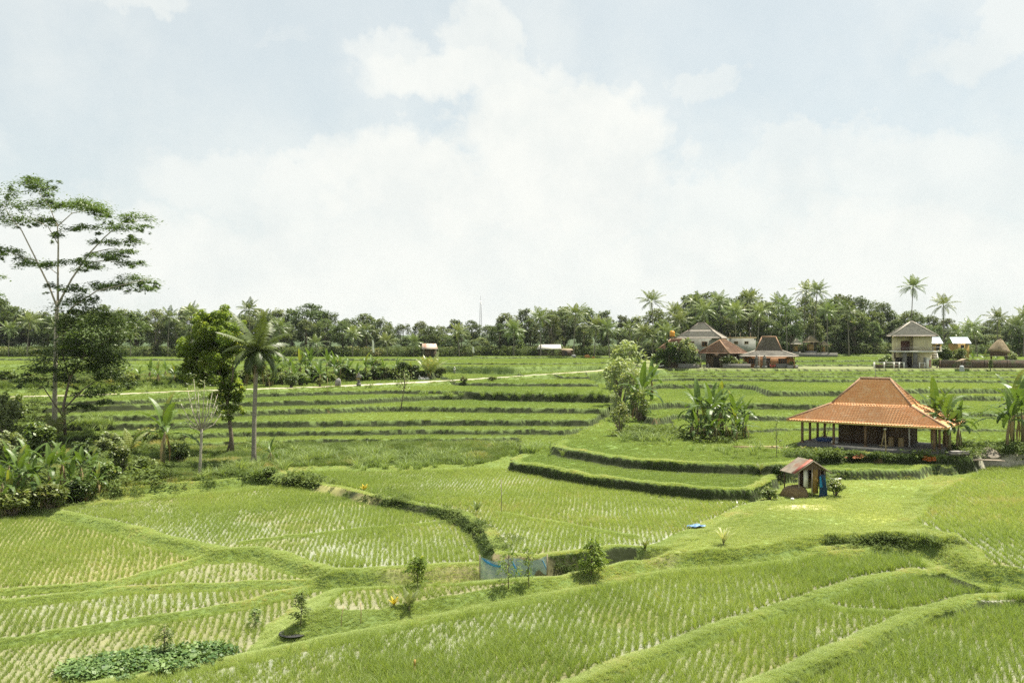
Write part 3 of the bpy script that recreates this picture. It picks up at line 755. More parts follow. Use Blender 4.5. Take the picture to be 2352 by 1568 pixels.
BARK = mat('bark', (.20, .16, .115), (.11, .085, .06), 6, .9, bump=.5)
BARKP = mat('pale_bark', (.47, .42, .34), (.32, .28, .22), 5, .9, bump=.4, stretch=(1, 1, .35))
PALMB = mat('palm_bark', (.22, .19, .155), (.13, .11, .09), 9, .9, bump=.5, stretch=(.3, .3, 3.0))
LF_FAR = leaf_mat('far_leaves', (.055, .085, .030), (.155, .195, .07), (.24, .23, .10), .04, .30, .6, spec=.2, objvar=.28)
LF_PALM = leaf_mat('palm_leaves', (.07, .105, .034), (.225, .265, .105), (.38, .33, .15), .07, .25, .35, spec=.3, objvar=.2)
LF_ALB = leaf_mat('feathery_leaves', (.045, .085, .02), (.12, .18, .042), None, 0, .32, .5)
LF_DARK = leaf_mat('dark_leaves', (.045, .078, .02), (.125, .175, .046), None, 0, .28, .5)
LF_MANGO = leaf_mat('glossy_leaves', (.085, .145, .028), (.26, .33, .065), (.38, .40, .09), .05, .42, .5, spec=.22)
LF_BAN = leaf_mat('banana_leaves', (.035, .07, .016), (.135, .205, .042), (.24, .26, .05), .07, .32, .42, spec=.3)
LF_SHRUB = leaf_mat('shrub_leaves', (.085, .13, .034), (.22, .27, .085), (.30, .30, .12), .05, .3, .45, objvar=.2)
LF_DRY = leaf_mat('dry_leaves', (.20, .14, .07), (.36, .28, .14), None, 0, .2, .7)
LF_YEL = leaf_mat('yellow_leaves', (.45, .33, .03), (.60, .48, .05), None, 0, .3, .5)

def broadleaf_meshes(H, R, seed, nclump=46, nleaf=60, leaf=.42, trunk_h=.35, flat=.75, lobed=.5):
    r = np.random.default_rng(seed); t = MB()
    th = H * trunk_h; tr = H * .018 + .08
    lean = r.normal(0, .03 * H, 2)
    t.tube([(0, 0, -.4), (lean[0] * .3, lean[1] * .3, th * .5), (lean[0], lean[1], th), (lean[0] * 1.2, lean[1] * 1.2, H * .75)], [tr * 1.25, tr, tr * .8, tr * .25], 7)
    cz = (th + H) / 2 + th * .1; hz = (H - th * .9) / 2
    parts = []
    for i in range(nclump):
        v = r.normal(0, 1, 3); v /= np.linalg.norm(v); q = .55 + .45 * r.uniform() ** .5
        rc = R * r.uniform(.20, .36)
        c = np.array([v[0] * (R - rc * .6) * q + lean[0], v[1] * (R - rc * .6) * q + lean[1], cz + v[2] * (hz - rc * .45) * q])
        if i < 7: t.tube([(lean[0], lean[1], th * r.uniform(.85, 1.2)), tuple((c + [lean[0], lean[1], th]) / 2 + [0, 0, .3]), tuple(c)], [tr * .5, tr * .3, .04], 5)
        n = int(nleaf * (rc / (R * .28)) ** 2)
        pts = clump_pts(c, rc, n, r, flat)
        hrel = np.clip((pts[:, 2] - c[2]) / rc, -1, 1)
        parts.append(leaf_cloud(pts, np.full(n, leaf), .45, .55, np.clip(r.uniform(.2, .8) + r.normal(0, .17, n), 0, 1), r))
    return t.mesh('trunk', True), cloud_mesh('crown', parts)

def frond_geo(r, base, az, el, L, droop, ns, lw, ll, tint, twist=0.0):
    """one pinnate palm frond: verts, loops, sizes, tint"""
    V, FC, T = [], [], []
    p = np.array(base, float); ang = el; pts = []; dirs = []
    ca, sa = math.cos(az), math.sin(az)
    for k in range(ns + 1):
        pts.append(p.copy()); d = np.array([ca * math.cos(ang), sa * math.cos(ang), math.sin(ang)]); dirs.append(d)
        p = p + d * L / ns; ang -= droop / ns * (.4 + 1.4 * k / ns)
    side = np.array([-sa, ca, 0])
    for k in range(ns):
        a, b2 = pts[k], pts[k + 1]; w = .05 * (1 - k / ns) + .015; i = len(V)
        V += [a - side * w, a + side * w, b2 + side * w * .8, b2 - side * w * .8]; FC.append((i, i + 1, i + 2, i + 3)); T += [tint * .8 + .25] * 4
    for k in range(2, ns + 1):
        t = k / ns; d = dirs[k]; l = ll * (math.sin(math.pi * min(1, t * .78 + .20)) ** .7) * r.uniform(.85, 1.1)
        upv = np.cross(side, d) * -1
        for s in (-1, 1):
            dr = side * s * .85 + d * .62 + upv * .05; dr[2] -= .42 + .25 * t + r.normal(0, .08); dr /= np.linalg.norm(dr)
            i = len(V); a = pts[k]; m = a + dr * l * .5 + np.array([0, 0, .10 * l]); e = a + dr * l + np.array([0, 0, -.06 * l])
            V += [a - d * lw * .35, a + d * lw * .35, m + d * lw * .6, m - d * lw * .6]; FC.append((i, i + 1, i + 2, i + 3))
            i2 = len(V); V += [m - d * lw * .6, m + d * lw * .6, e]; FC.append((i2, i2 + 1, i2 + 2))
            T += [np.clip(tint + r.normal(0, .06), 0, 1)] * 7
    return V, FC, T
def fronds_mesh(name, fr):
    V, FC, T = [], [], []
    for (v, f, t) in fr:
        b = len(V); V += [tuple(q) for q in v]; FC += [tuple(b + i for i in g) for g in f]; T += t
    return raw_mesh(name, np.array(V), FC, tint=T)
def palm_meshes(H, L, nf, seed, ns=14, lw=.13, ll=.85, lean=(0, 0), tr=.16, bend=.0, upright=1.0):
    r = np.random.default_rng(seed); t = MB()
    pts = [Vector((lean[0] * s ** 1.7, lean[1] * s ** 1.7, H * s - .3 * (s == 0))) for s in (0, .1, .3, .5, .7, .85, 1)]
    t.tube(pts, [tr * 1.5, tr * 1.1, tr, tr * .9, tr * .82, tr * .8, tr * .95], 8)
    top = np.array(pts[-1]); fr = []
    for i in range(nf):
        q = i / (nf - 1); el = math.radians(84 - 112 * q ** .85 * upright) + r.normal(0, .1); az = i * 2.39996 + r.normal(0, .15)
        fr.append(frond_geo(r, top + [0, 0, .1], az, el, L * r.uniform(.8, 1.08) * (.8 + .2 * min(1, q * 3)), r.uniform(.7, 1.25) * (.7 + .5 * q), ns, lw, ll, np.clip(.62 - .35 * q + r.normal(0, .12), 0, .92)))
    return t.mesh('trunk', True), fronds_mesh('crown', fr)

def banana_meshes(H, L, nl, seed, w=.30, lean=(0, 0)):
    r = np.random.default_rng(seed); st = MB()
    top = np.array([lean[0], lean[1], H])
    st.tube([(0, 0, -.25), (lean[0] * .3, lean[1] * .3, H * .5), tuple(top)], [.15, .12, .07], 8)
    V, FC, T = [], [], []; DV, DF, DT = [], [], []
    for i in range(nl):
        q = i / max(1, nl - 1); az = i * 2.4 + r.normal(0, .25); el = math.radians(80 - 62 * q ** .8) + r.normal(0, .08)
        if i == 0: el = math.radians(87)
        Li = L * r.uniform(.85, 1.12); dead = False
        ns = 12; p = top + np.array([0, 0, -.25 * q]); ang = el; ca, sa = math.cos(az), math.sin(az); side = np.array([-sa, ca, 0.])
        droop = r.uniform(1.1, 1.9) * (.45 + .9 * q); tint = np.clip(.72 - .45 * q + r.normal(0, .12), 0, .95)
        row = []
        pet = 3
        for k in range(ns + 1):
            d = np.array([ca * math.cos(ang), sa * math.cos(ang), math.sin(ang)]); up = np.cross(d, side)
            if up[2] < 0: up = -up
            t = max(0, (k - pet + 1) / (ns - pet + 1)); ww = w * (math.sin(math.pi * min(1, t ** .7 * .97 + .02)) ** .6) if k >= pet else .03
            fold = -.15 if q > .4 else .32
            row.append((p.copy(), side, up, ww, fold, d)); p = p + d * Li / ns; ang -= droop / ns * (.4 + 1.3 * k / ns)
        for k in range(ns):
            a, b2 = row[k], row[k + 1]
            for s in (-1, 1):
                gap = .0 if r.uniform() > .42 * (q > .15) else r.uniform(.35, .75)      # torn blade
                e0 = a[0] + a[1] * s * a[3] + a[2] * a[3] * a[4]; e1 = b2[0] + b2[1] * s * b2[3] + b2[2] * b2[3] * b2[4]
                e1 = e1 * (1 - gap) + (e0 * .6 + b2[0] * .4) * gap; e1 = e1 - np.array([0, 0, r.uniform(0, .08) * q])
                j = len(V); V += [a[0], e0, e1, b2[0]]; FC.append((j, j + 1, j + 2, j + 3) if s > 0 else (j + 3, j + 2, j + 1, j)); T += [np.clip(tint + r.normal(0, .05), 0, 1)] * 4
    for i in range(3):                                                    # dry leaves hanging on the stem
        az = r.uniform(0, 6.28); p = top * np.array([1, 1, .92]); ca, sa = math.cos(az), math.sin(az); side = np.array([-sa, ca, 0.])
        prev = None; ns = 6; tt = r.uniform(.2, .9)
        for k in range(ns + 1):
            t = k / ns; c = p + np.array([ca, sa, 0]) * (.12 + .28 * math.sin(t * 2.2)) - np.array([0, 0, t * L * .7]); ww = .11 * math.sin(math.pi * (t * .85 + .1)) + .01
            cur = (c - side * ww, c + side * ww * r.uniform(.5, 1.1))
            if prev is not None:
                j = len(DV); DV += [prev[0], prev[1], cur[1], cur[0]]; DF.append((j, j + 1, j + 2, j + 3)); DT += [tt] * 4
            prev = cur
    return st.mesh('stem', True), raw_mesh('foliage', np.array(V), FC, tint=T), raw_mesh('dry_foliage', np.array(DV), DF, tint=DT)

STEMG = mat('banana_stem', (.20, .21, .08), (.16, .11, .06), 5, .6, stretch=(1, 1, .3))
def put_tree(name, meshes, mats, label, cat, loc, rz=0, group=None, scale=1.0, names=('trunk', 'crown')):
    t = thing(name, label, cat, loc, rz, group, scale)
    for nm, me, m in zip(names, meshes, mats): link(nm, me, m, t)
    return t

# --- tall feathery tree, left
def img_local(o, u, v, dy=0.0):
    """photograph point at the depth of o (+dy), relative to o"""
    y = o.y + dy; return np.array([(u - CU) / F * y - o.x, dy, zat(v, y) - o.z])
def pads_cloud(o, pads, r, leaf, dens, flat=1.0, depth=3.0, base=.5):
    parts = []; pads = list(pads)
    for (u, v, a, b) in list(pads):
        for _ in range(2): pads.append((u + r.normal(0, a * .75), v + r.normal(0, b * .9) + 3, a * r.uniform(.22, .42), b * r.uniform(.3, .6)))
    for (u, v, a, b) in pads:
        dy = r.normal(0, depth); k = (o.y + dy) / F
        c = img_local(o, u, v, dy); A = a * k; B = max(b * k, .25)
        A *= 1.25; B *= 1.25; n = int(dens * A * (A * .8 + .6)); sub = max(3, int(A * 2.6))
        cen = r.normal(0, .42, (sub, 3)) * [A, A * .8, B * .55]
        pts = c + cen[r.integers(0, sub, n)] + r.normal(0, 1, (n, 3)) * [A * .20, A * .20, B * .28]
        pts[:, 2] -= ((pts[:, 0] - c[0]) / A) ** 2 * B * .35
        out = (pts - c) * [1, 1, .15]
        parts.append(leaf_cloud(pts, np.full(n, leaf), 1.0, .42, np.clip(base + r.normal(0, .1) + r.normal(0, .2, n), 0, 1), r, dirs=out / (np.linalg.norm(out, axis=1)[:, None] + .1)))
    return cloud_mesh('crown', parts)
def limb(t, o, pts, rad, n=7): t.tube([tuple(img_local(o, *p)) for p in pts], rad, n)

def tall_tree():
    o = hit(125, 992); r = np.random.default_rng(11)
    T = thing('albizia_tree', 'tall slender tree with pale trunk and flat layered feathery crown rising above the wood', 'tree', o)
    t = MB()
    limb(t, o, [(125, 1000), (126, 900), (128, 800), (130, 720), (133, 690)], [.36, .28, .24, .22, .19], 10)
    limb(t, o, [(131, 705), (112, 655), (80, 590), (50, 530), (25, 500), (8, 470)], [.13, .11, .09, .07, .045, .02])
    limb(t, o, [(133, 700), (133, 640), (134, 560), (132, 520), (115, 478), (88, 440)], [.15, .12, .10, .075, .05, .02])
    limb(t, o, [(133, 700), (165, 640, .5), (205, 582, 1), (240, 545, 1.5), (275, 515, 2), (320, 505, 2.5)], [.14, .11, .09, .07, .045, .02])
    limb(t, o, [(140, 740), (165, 706, -1), (222, 668, -2), (290, 652, -2.5), (345, 640, -3)], [.12, .10, .08, .05, .02])
    limb(t, o, [(205, 582, 1), (250, 572), (300, 575)], [.07, .05, .02]); limb(t, o, [(190, 605, 1), (240, 598), (290, 605)], [.06, .05, .02])
    limb(t, o, [(133, 560), (110, 520, -1), (70, 500, -2)], [.06, .05, .02]); limb(t, o, [(132, 520), (165, 490, 1), (220, 478, 2)], [.07, .05, .02])
    limb(t, o, [(85, 600), (50, 590, -1), (15, 578, -2)], [.06, .04, .02]); limb(t, o, [(133, 630), (110, 612), (70, 603)], [.05, .04, .02])
    pads = [(75, 412, 38, 12), (100, 430, 45, 12), (150, 465, 60, 16), (190, 472, 55, 14), (225, 482, 35, 10), (30, 468, 36, 20), (10, 440, 28, 22), (55, 505, 45, 14), (105, 508, 36, 12),
            (300, 498, 42, 14), (262, 520, 42, 11), (325, 518, 22, 7), (195, 520, 32, 9), (305, 553, 34, 11), (245, 558, 34, 9), (285, 578, 34, 8), (20, 578, 34, 12), (60, 598, 36, 12),
            (100, 606, 34, 11), (165, 600, 38, 10), (252, 588, 42, 10), (292, 604, 36, 9), (205, 612, 34, 9), (155, 660, 36, 12), (120, 658, 18, 9), (318, 640, 42, 12), (275, 650, 42, 11), (335, 662, 30, 10),
            (235, 660, 30, 11), (195, 684, 34, 14), (-30, 500, 40, 20), (-25, 575, 36, 14), (160, 690, 30, 12), (130, 540, 24, 8)]
    link('trunk', t.mesh('trunk', True), BARKP, T); link('crown', pads_cloud(o, pads, r, .36, 95, depth=1.8, base=.6), LF_ALB, T)
    # darker spreading tree in front of it
    o2 = hit(150, 1000); T2 = thing('spreading_tree', 'dark leafy tree with low spreading boughs around the pale trunk of the tall feathery tree', 'tree', o2)
    t = MB()
    limb(t, o2, [(150, 1005), (146, 930), (160, 870), (190, 820), (220, 760)], [.2, .16, .12, .09, .04])
    limb(t, o2, [(146, 940), (190, 895), (240, 860), (290, 850)], [.1, .08, .05, .02]); limb(t, o2, [(147, 960), (100, 890), (50, 868)], [.09, .06, .02])
    limb(t, o2, [(160, 870), (140, 800), (150, 740)], [.1, .07, .03]); limb(t, o2, [(150, 950), (200, 925), (250, 915)], [.07, .05, .02]); limb(t, o2, [(190, 820), (250, 780), (280, 750)], [.07, .05, .02])
    pads = [(190, 715, 55, 22), (250, 728, 45, 18), (155, 742, 45, 26), (210, 765, 65, 24), (268, 778, 40, 22), (170, 800, 60, 24), (230, 812, 55, 20), (105, 850, 60, 13), (220, 838, 60, 22), (60, 872, 40, 9),
            (150, 872, 46, 14), (245, 862, 46, 15), (262, 888, 40, 13), (200, 902, 40, 12), (205, 932, 36, 9), (250, 920, 24, 9), (285, 745, 30, 14), (200, 742, 75, 32), (180, 782, 75, 30), (140, 825, 60, 22), (250, 828, 55, 22), (215, 800, 60, 26)]
    link('trunk', t.mesh('trunk', True), BARK, T2); link('crown', pads_cloud(o2, pads, r, .38, 80, depth=2.0, base=.5), LF_DARK, T2)
    # the neighbour whose twigs reach in from outside the frame
    o3 = at(-95, 118); T3 = thing('albizia_tree', 'leafy twigs of a tree reaching in at the left edge beside the tall feathery tree', 'tree', o3)
    t = MB(); limb(t, o3, [(-95, 1000), (-92, 800), (-88, 700), (-60, 640), (-15, 660)], [.4, .3, .22, .1, .02], 8); limb(t, o3, [(-90, 720), (-50, 690), (-5, 678)], [.12, .07, .02]); limb(t, o3, [(-90, 740), (-140, 640), (-200, 560)], [.16, .1, .03])
    pads = [(-18, 634, 26, 8), (-10, 678, 20, 8), (-60, 630, 40, 14), (-60, 690, 40, 14), (-120, 600, 50, 14), (-180, 560, 50, 14), (-110, 660, 50, 16)]
    link('trunk', t.mesh('trunk', True), BARKP, T3); link('crown', pads_cloud(o3, pads, r, .42, 62, depth=1.5), LF_ALB, T3)
tall_tree()

def round_tree():
    o = hit(533, 1044); r = np.random.default_rng(21)
    T = thing('mango_tree', 'round-crowned glossy leafed tree with bent trunk beside the coconut palm', 'tree', o); t = MB()
    limb(t, o, [(534, 1050), (531, 1000), (526, 955), (522, 920), (512, 880), (490, 820)], [.27, .21, .19, .17, .14, .06], 9)
    limb(t, o, [(520, 1046, .4), (527, 1020, .3), (531, 995)], [.13, .11, .09]); limb(t, o, [(522, 920), (535, 860), (535, 790)], [.12, .09, .04]); limb(t, o, [(512, 880), (460, 850), (445, 810)], [.1, .07, .03])
    parts = []; k = o.y / F
    for (u, v, R) in [(480, 762, 44), (448, 790, 34), (520, 770, 38), (438, 830, 26), (482, 826, 42), (535, 800, 28), (458, 866, 24), (500, 862, 32), (432, 800, 20), (526, 898, 32), (540, 918, 22), (522, 940, 20), (503, 908, 22),
                      (462, 738, 24), (502, 738, 26), (425, 850, 14), (545, 760, 20), (515, 830, 30), (470, 790, 40), (548, 890, 14)]:
        for j in range(12):
            dy = r.normal(0, R * k * .8); c = img_local(o, u, v, dy) + r.normal(0, R * k * .52, 3) * [1, 0, 1]; rc = R * k * r.uniform(.32, .5); n = int(400 * rc * rc) + 22
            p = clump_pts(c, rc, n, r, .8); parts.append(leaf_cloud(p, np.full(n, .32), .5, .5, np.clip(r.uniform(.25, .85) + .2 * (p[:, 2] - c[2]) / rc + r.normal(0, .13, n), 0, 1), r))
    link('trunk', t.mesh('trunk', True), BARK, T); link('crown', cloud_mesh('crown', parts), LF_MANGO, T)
round_tree()

def big_palm():
    o = hit(583, 1067); r = np.random.default_rng(31); k = o.y / F
    T = thing('coconut_palm', 'lone tall coconut palm with yellow coconuts standing on the bank beside the round-crowned tree', 'palm tree', o); t = MB()
    limb(t, o, [(583, 1075), (583, 1040), (584, 960), (587, 880), (590, 825), (591, 808)], [.34, .23, .21, .20, .20, .26], 10)
    top = img_local(o, 591, 803); fr = []; dead = []
    for i in range(24):
        q = i / 23; el = math.radians(84 - 118 * q ** .75) + r.normal(0, .12); az = i * 2.4 + .5
        fr.append(frond_geo(r, top, az, el, r.uniform(2.9, 3.9) * (1.4 - .4 * min(1, q * 3)), r.uniform(1.1, 2.1) * (.22 + 1.0 * q), 38, .10, 1.0, np.clip(.5 - .4 * q + r.normal(0, .1), 0, .9)))
    for i in range(6):
        dead.append(frond_geo(r, top - [0, 0, .3], i * 1.1 + 1.5, math.radians(-48 - 22 * r.uniform()), r.uniform(3.2, 4.2), .6, 18, .06, .5, r.uniform(.2, .9)))
    link('trunk', t.mesh('trunk', True), mat('palm_trunk', (.30, .27, .22), (.16, .14, .11), 8, .9, bump=.5, stretch=(.3, .3, 3)), T)
    link('crown', fronds_mesh('crown', fr), leaf_mat('near_palm_leaves', (.035, .058, .015), (.14, .175, .048), (.34, .29, .12), .06, .22, .45, spec=.3), T); link('dry_frond_skirt', fronds_mesh('dry_frond_skirt', dead), LF_DRY, T)
    cm = mat('coconut_husk', (.62, .42, .05), (.45, .33, .06), 4, .5)
    for i in range(9):
        a = i * 2.4; c = top + np.array([math.cos(a) * .38, math.sin(a) * .38, -.25 - .12 * (i % 3)])
        MB().lathe([(.02, -.17), (.11, -.11), (.14, 0), (.11, .11), (.02, .17)], c, 10).build('coconut', cm, T, smooth=True)
big_palm()

def pollard():
    o = hit(459, 1094); r = np.random.default_rng(41)
    T = thing('pollarded_tree', 'slim pollarded tree with thin bare upright shoots in front of the round-crowned tree', 'tree', o); t = MB(); parts = []
    limb(t, o, [(458, 1100), (460, 1060), (463, 1000), (462, 985)], [.17, .13, .12, .13], 8)
    tips = [(415, 925), (430, 890), (445, 870), (470, 872), (488, 900), (500, 930), (478, 915), (440, 925), (455, 900), (424, 960), (508, 950), (500, 905)]
    for (u, v) in tips:
        dy = r.normal(0, 1.0); limb(t, o, [(462, 990), ((u + 462) / 2 + (u - 462) * .12, (v + 990) / 2 + 5, dy * .5), (u, v, dy)], [.06, .04, .015], 5)
        for s in (.55, .75, .9, 1.02):
            c = img_local(o, 462 + (u - 462) * s, 990 + (v - 990) * s, dy * s); n = 16
            parts.append(leaf_cloud(c + r.normal(0, .36, (n, 3)), np.full(n, .22), .6, .45, None, r))
    link('trunk', t.mesh('trunk', True), mat('grey_pale_bark', (.40, .36, .30), (.28, .25, .2), 5, .9), T); link('crown', cloud_mesh('crown', parts), LF_SHRUB, T)
    # small leafless-looking tree on the terraces
    o = hit(922, 938); T = thing('young_tree', 'thin young tree with sparse yellowish top standing on a terrace edge below the pale path', 'tree', o); t = MB(); parts = []
    limb(t, o, [(920, 944), (926, 905), (930, 880), (928, 858)], [.09, .07, .06, .03], 6)
    for (u, v) in [(918, 872), (938, 868), (928, 852), (912, 888), (942, 886), (932, 862), (915, 860)]:
        limb(t, o, [(929, 892), (u, v, r.normal(0, .5))], [.04, .015], 5); n = 34
        parts.append(leaf_cloud(img_local(o, u, v) + r.normal(0, .5, (n, 3)) * [1, 1, .7], np.full(n, .26), .6, .45, np.clip(r.normal(.75, .2, n), 0, 1), r))
    link('trunk', t.mesh('trunk', True), BARK, T); link('crown', cloud_mesh('crown', parts), LF_SHRUB, T)
pollard()

# --- banana plants
BAN = [banana_meshes(2.6, 3.0, 12, 200 + i, .31, (random.uniform(-.3, .3), random.uniform(-.3, .3))) for i in range(5)] + [banana_meshes(1.4, 2.1, 9, 220 + i, .23) for i in range(3)]
def banana(loc, kind, scale, rz, label, group=None, name='banana_plant'):
    t = thing(name, label, 'banana plant', loc, rz, group, scale)
    for nm, me, m in zip(('stem', 'foliage', 'dry_foliage'), BAN[kind], (STEMG, LF_BAN, LF_DRY)): link(nm, me, m, t)
    return t
ORD = ['first', 'second', 'third', 'fourth', 'fifth', 'sixth', 'seventh', 'eighth', 'ninth', 'tenth', 'eleventh', 'twelfth', 'thirteenth', 'fourteenth', 'fifteenth', 'sixteenth', 'seventeenth', 'eighteenth', 'nineteenth', 'twentieth']
def bananas(lst, where, group):
    lst = sorted(lst, key=lambda q: q[0])
    for i, (u, v, top, kind) in enumerate(lst):
        o = hit(u, v); k = o.y / F; want = (v - top) * k; have = (3.0 + 1.9) if kind < 5 else (1.6 + 1.5)
        lab = f'{ORD[i]} banana plant from the left {where}' if len(lst) > 1 else f'banana plant {where}'
        banana(o, kind, max(.5, want / have * (.84 if 'left edge' in where else 1)), random.uniform(0, 6.28), lab, group if len(lst) > 1 else None)
banana(hit(374, 1075), 1, 1.35, .6, 'big banana plant with drooping dark leaves and one upright leaf left of the pollarded tree')
bananas([(8, 1165, 1040, 0), (40, 1150, 1010, 1), (75, 1158, 1030, 2), (110, 1140, 1000, 3), (150, 1120, 995, 4), (182, 1120, 1010, 0), (210, 1112, 1020, 1), (22, 1180, 1070, 5), (95, 1168, 1075, 6), (60, 1120, 990, 3), (165, 1140, 1040, 6), (130, 1165, 1080, 7), (200, 1148, 1075, 6), (50, 1172, 1085, 7), (20, 1120, 1005, 2), (225, 1130, 1060, 5), (5, 1190, 1100, 6)], 'in the dense dark clump at the left edge', 'banana clump at the left edge')
bananas([(1600, 1003, 885, 2), (1632, 1008, 880, 0), (1655, 1002, 900, 3), (1684, 1006, 905, 1), (1705, 1000, 915, 4), (1640, 990, 890, 4), (1668, 1010, 940, 6), (1618, 1008, 930, 5), (1590, 1006, 935, 7), (1645, 1014, 945, 7), (1690, 1012, 940, 5), (1712, 1006, 945, 6), (1630, 1014, 955, 6), (1660, 995, 885, 1), (1600, 1012, 950, 6)], 'in the big clump on the middle terraces', 'banana clump on the middle terraces')
bananas([(1478, 965, 845, 2), (1496, 920, 830, 3), (1462, 962, 880, 6)], 'beside the tall shrub column in mid terrace', 'bananas by the shrub column')
bananas([(2150, 1035, 885, 2), (2182, 1040, 905, 0), (2205, 1038, 930, 4), (2168, 1030, 895, 3)], 'behind the right end of the orange roof', 'bananas behind the orange roof')
bananas([(2325, 1020, 862, 1), (2350, 1030, 872, 3), (2312, 1035, 900, 0), (2385, 1020, 860, 2)], 'at the right edge behind the rice field', 'bananas at the right edge')
bananas([(655, 880, 815, 6), (690, 872, 808, 5), (716, 870, 800, 3), (765, 880, 812, 4), (800, 872, 822, 6), (840, 868, 818, 5), (880, 866, 828, 6), (985, 868, 826, 5), (625, 886, 826, 7), (735, 884, 830, 7), (675, 884, 834, 6), (780, 870, 816, 3), (820, 876, 836, 7), (910, 862, 822, 6), (945, 868, 836, 5), (640, 872, 805, 3), (702, 868, 812, 6), (750, 864, 806, 4), (855, 862, 815, 6), (665, 866, 815, 5)], 'in the row on the bank above the pale path', 'bananas above the path')
bananas([(345, 872, 828, 6), (362, 880, 832, 5), (380, 868, 830, 7), (320, 880, 842, 6), (400, 876, 836, 5)], 'on the weedy bank behind the big banana plant', 'bananas on the weedy bank')
bananas([(2235, 838, 808, 6), (2262, 842, 806, 5), (2290, 838, 812, 7), (2310, 842, 814, 6), (1955, 806, 778, 5), (1975, 806, 780, 6)], 'among the houses and shrine beyond the ledge', 'bananas by the houses')
bananas([(622, 1065, 1008, 7)], 'with a single raised leaf right of the lone coconut palm', None)

# --- shrubs
def shrub_meshes(R, H, seed, nclump=20, nleaf=70, leaf=.16, aspect=.5):
    r = np.random.default_rng(seed); t = MB(); parts = []
    for i in range(nclump):
        v = r.normal(0, 1, 3); v /= np.linalg.norm(v); q = r.uniform(.35, 1) ** .6; rc = R * r.uniform(.25, .42)
        c = np.array([v[0] * (R - rc) * q, v[1] * (R - rc) * q, max(rc * .5, H * .5 + v[2] * (H * .5 - rc) * q)])
        if i < 8: t.tube([(r.normal(0, .05), r.normal(0, .05), -.15), tuple(c * [.4, .4, .5]), tuple(c)], [.045 * R + .015, .03 * R + .01, .01], 5)
        parts.append(leaf_cloud(clump_pts(c, rc, nleaf, r, .8, .3), np.full(nleaf, leaf), .5, aspect, np.clip(r.uniform(.2, .8) + r.normal(0, .18, nleaf), 0, 1), r))
    return t.mesh('stem', True), cloud_mesh('foliage', parts)
SHR = [shrub_meshes(1.0, 1.6, 300 + i, 22, 70, .20) for i in range(4)]
SHRF = [shrub_meshes(1.0, 2.2, 310 + i, 26, 60, .24) for i in range(3)]
def shrub(u, v, top, label, kind=0, protos=None, group=None, m=None, name='shrub', cat='shrub', wide=1.0, hgt=1.6):
    protos = protos or SHR; o = hit(u, v) if not ((1500 < u < 1845 or 2000 < u < 2160) and 820 <= v < 850) else at(u, 203.6)
    k = o.y / F; s = (zat(top, o.y) - o.z) / (hgt if protos is SHR else 2.2)
    t = thing(name, label, cat, o, random.uniform(0, 6), group); t.scale = (s * wide, s * wide, s)
    link('stem', protos[kind % len(protos)][0], BARK, t); link('foliage', protos[kind % len(protos)][1], m or LF_SHRUB, t)
    return t
PALE_T = leaf_mat('pale_tall_shrub_leaves', (.19, .235, .10), (.36, .41, .20), (.46, .40, .24), .05, .3, .55)
SHRA = [shrub_meshes(1.0, 2.2, 330 + i, 20, 34, .22, .38) for i in range(3)]
def column_shrubs():
    g = 'tall shrubs of the mid terrace thicket'
    for i, (u, v, top, w, lab, m) in enumerate([(1424, 1000, 912, .75, 'narrow dark shrub at the front foot of the mid terrace thicket', LF_SHRUB), (1425, 925, 800, .9, 'tall grey green shrub at the upper left of the mid terrace thicket', LF_SHRUB),
            (1455, 940, 830, .8, 'leafy shrub in the middle of the mid terrace thicket', LF_SHRUB), (1468, 968, 880, .9, 'dense shrub at the lower right of the mid terrace thicket', LF_SHRUB), (1440, 885, 760, .9, 'bushy palm-topped shrub at the back of the mid terrace thicket', LF_SHRUB),
            (1410, 968, 890, .6, 'pale flowering shrub at the left side of the mid terrace thicket', LF_SHRUB)]):
        shrub(u, v, top, lab, i, SHRA, g, PALE_T if i else m, 'tall_shrub', wide=w)
column_shrubs()

# small shrubs and saplings in the foreground
def sapling(u, v, top, spread, label, seed, m=None, leaf=.2, n=26, dens=1.0, name='sapling', flush=None):
    o = hit(u, v); r = np.random.default_rng(seed); k = o.y / F; H = (v - top) * k; t = MB(); parts = []
    T = thing(name, label, 'sapling', o)
    t.tube([(0, 0, -.1), (r.normal(0, .04), r.normal(0, .04), H * .5), (0, 0, H * .9)], [.03, .024, .01], 6)
    for i in range(n):
        z = H * r.uniform(.25, 1.0); a = r.uniform(0, 6.28); q = spread * k * r.uniform(.3, 1) * math.sin(math.pi * min(.95, z / H * .8 + .12))
        c = np.array([math.cos(a) * q, math.sin(a) * q, z]); t.tube([(0, 0, z * .86), tuple(c)], [.012, .005], 4, False); nn = int(13 * dens)
        dd = np.tile(np.array([math.cos(a), math.sin(a), -.7]), (nn, 1))
        parts.append(leaf_cloud(c + r.normal(0, leaf * .5, (nn, 3)), np.full(nn, leaf), .4, .28, np.clip(r.uniform(.2, .7) + r.normal(0, .15, nn), 0, 1), r, dirs=dd))
    link('stem', t.mesh('stem', True), BARK, T); link('foliage', cloud_mesh('foliage', parts), m or LF_MANGO, T)
    return T
sapling(1358, 1322, 1245, 36, 'dense glossy mango shrub with reddish tips beside the straw patch right of the blue net', 1, leaf=.24, n=60, dens=1.5)
sapling(959, 1350, 1282, 24, 'dark leafy mango sapling standing left of the blue net', 2, leaf=.24, n=40, dens=1.3)
sapling(690, 1438, 1362, 22, 'pale leafed sapling above the round dark disc on the near bund', 3, LF_SHRUB, .2, 30)
sapling(1168, 1352, 1262, 34, 'spindly sapling with sparse leaves in front of the left half of the blue net', 4, leaf=.2, n=22)
sapling(1215, 1350, 1262, 26, 'spindly sapling with sparse leaves in front of the right half of the blue net', 5, leaf=.2, n=18)
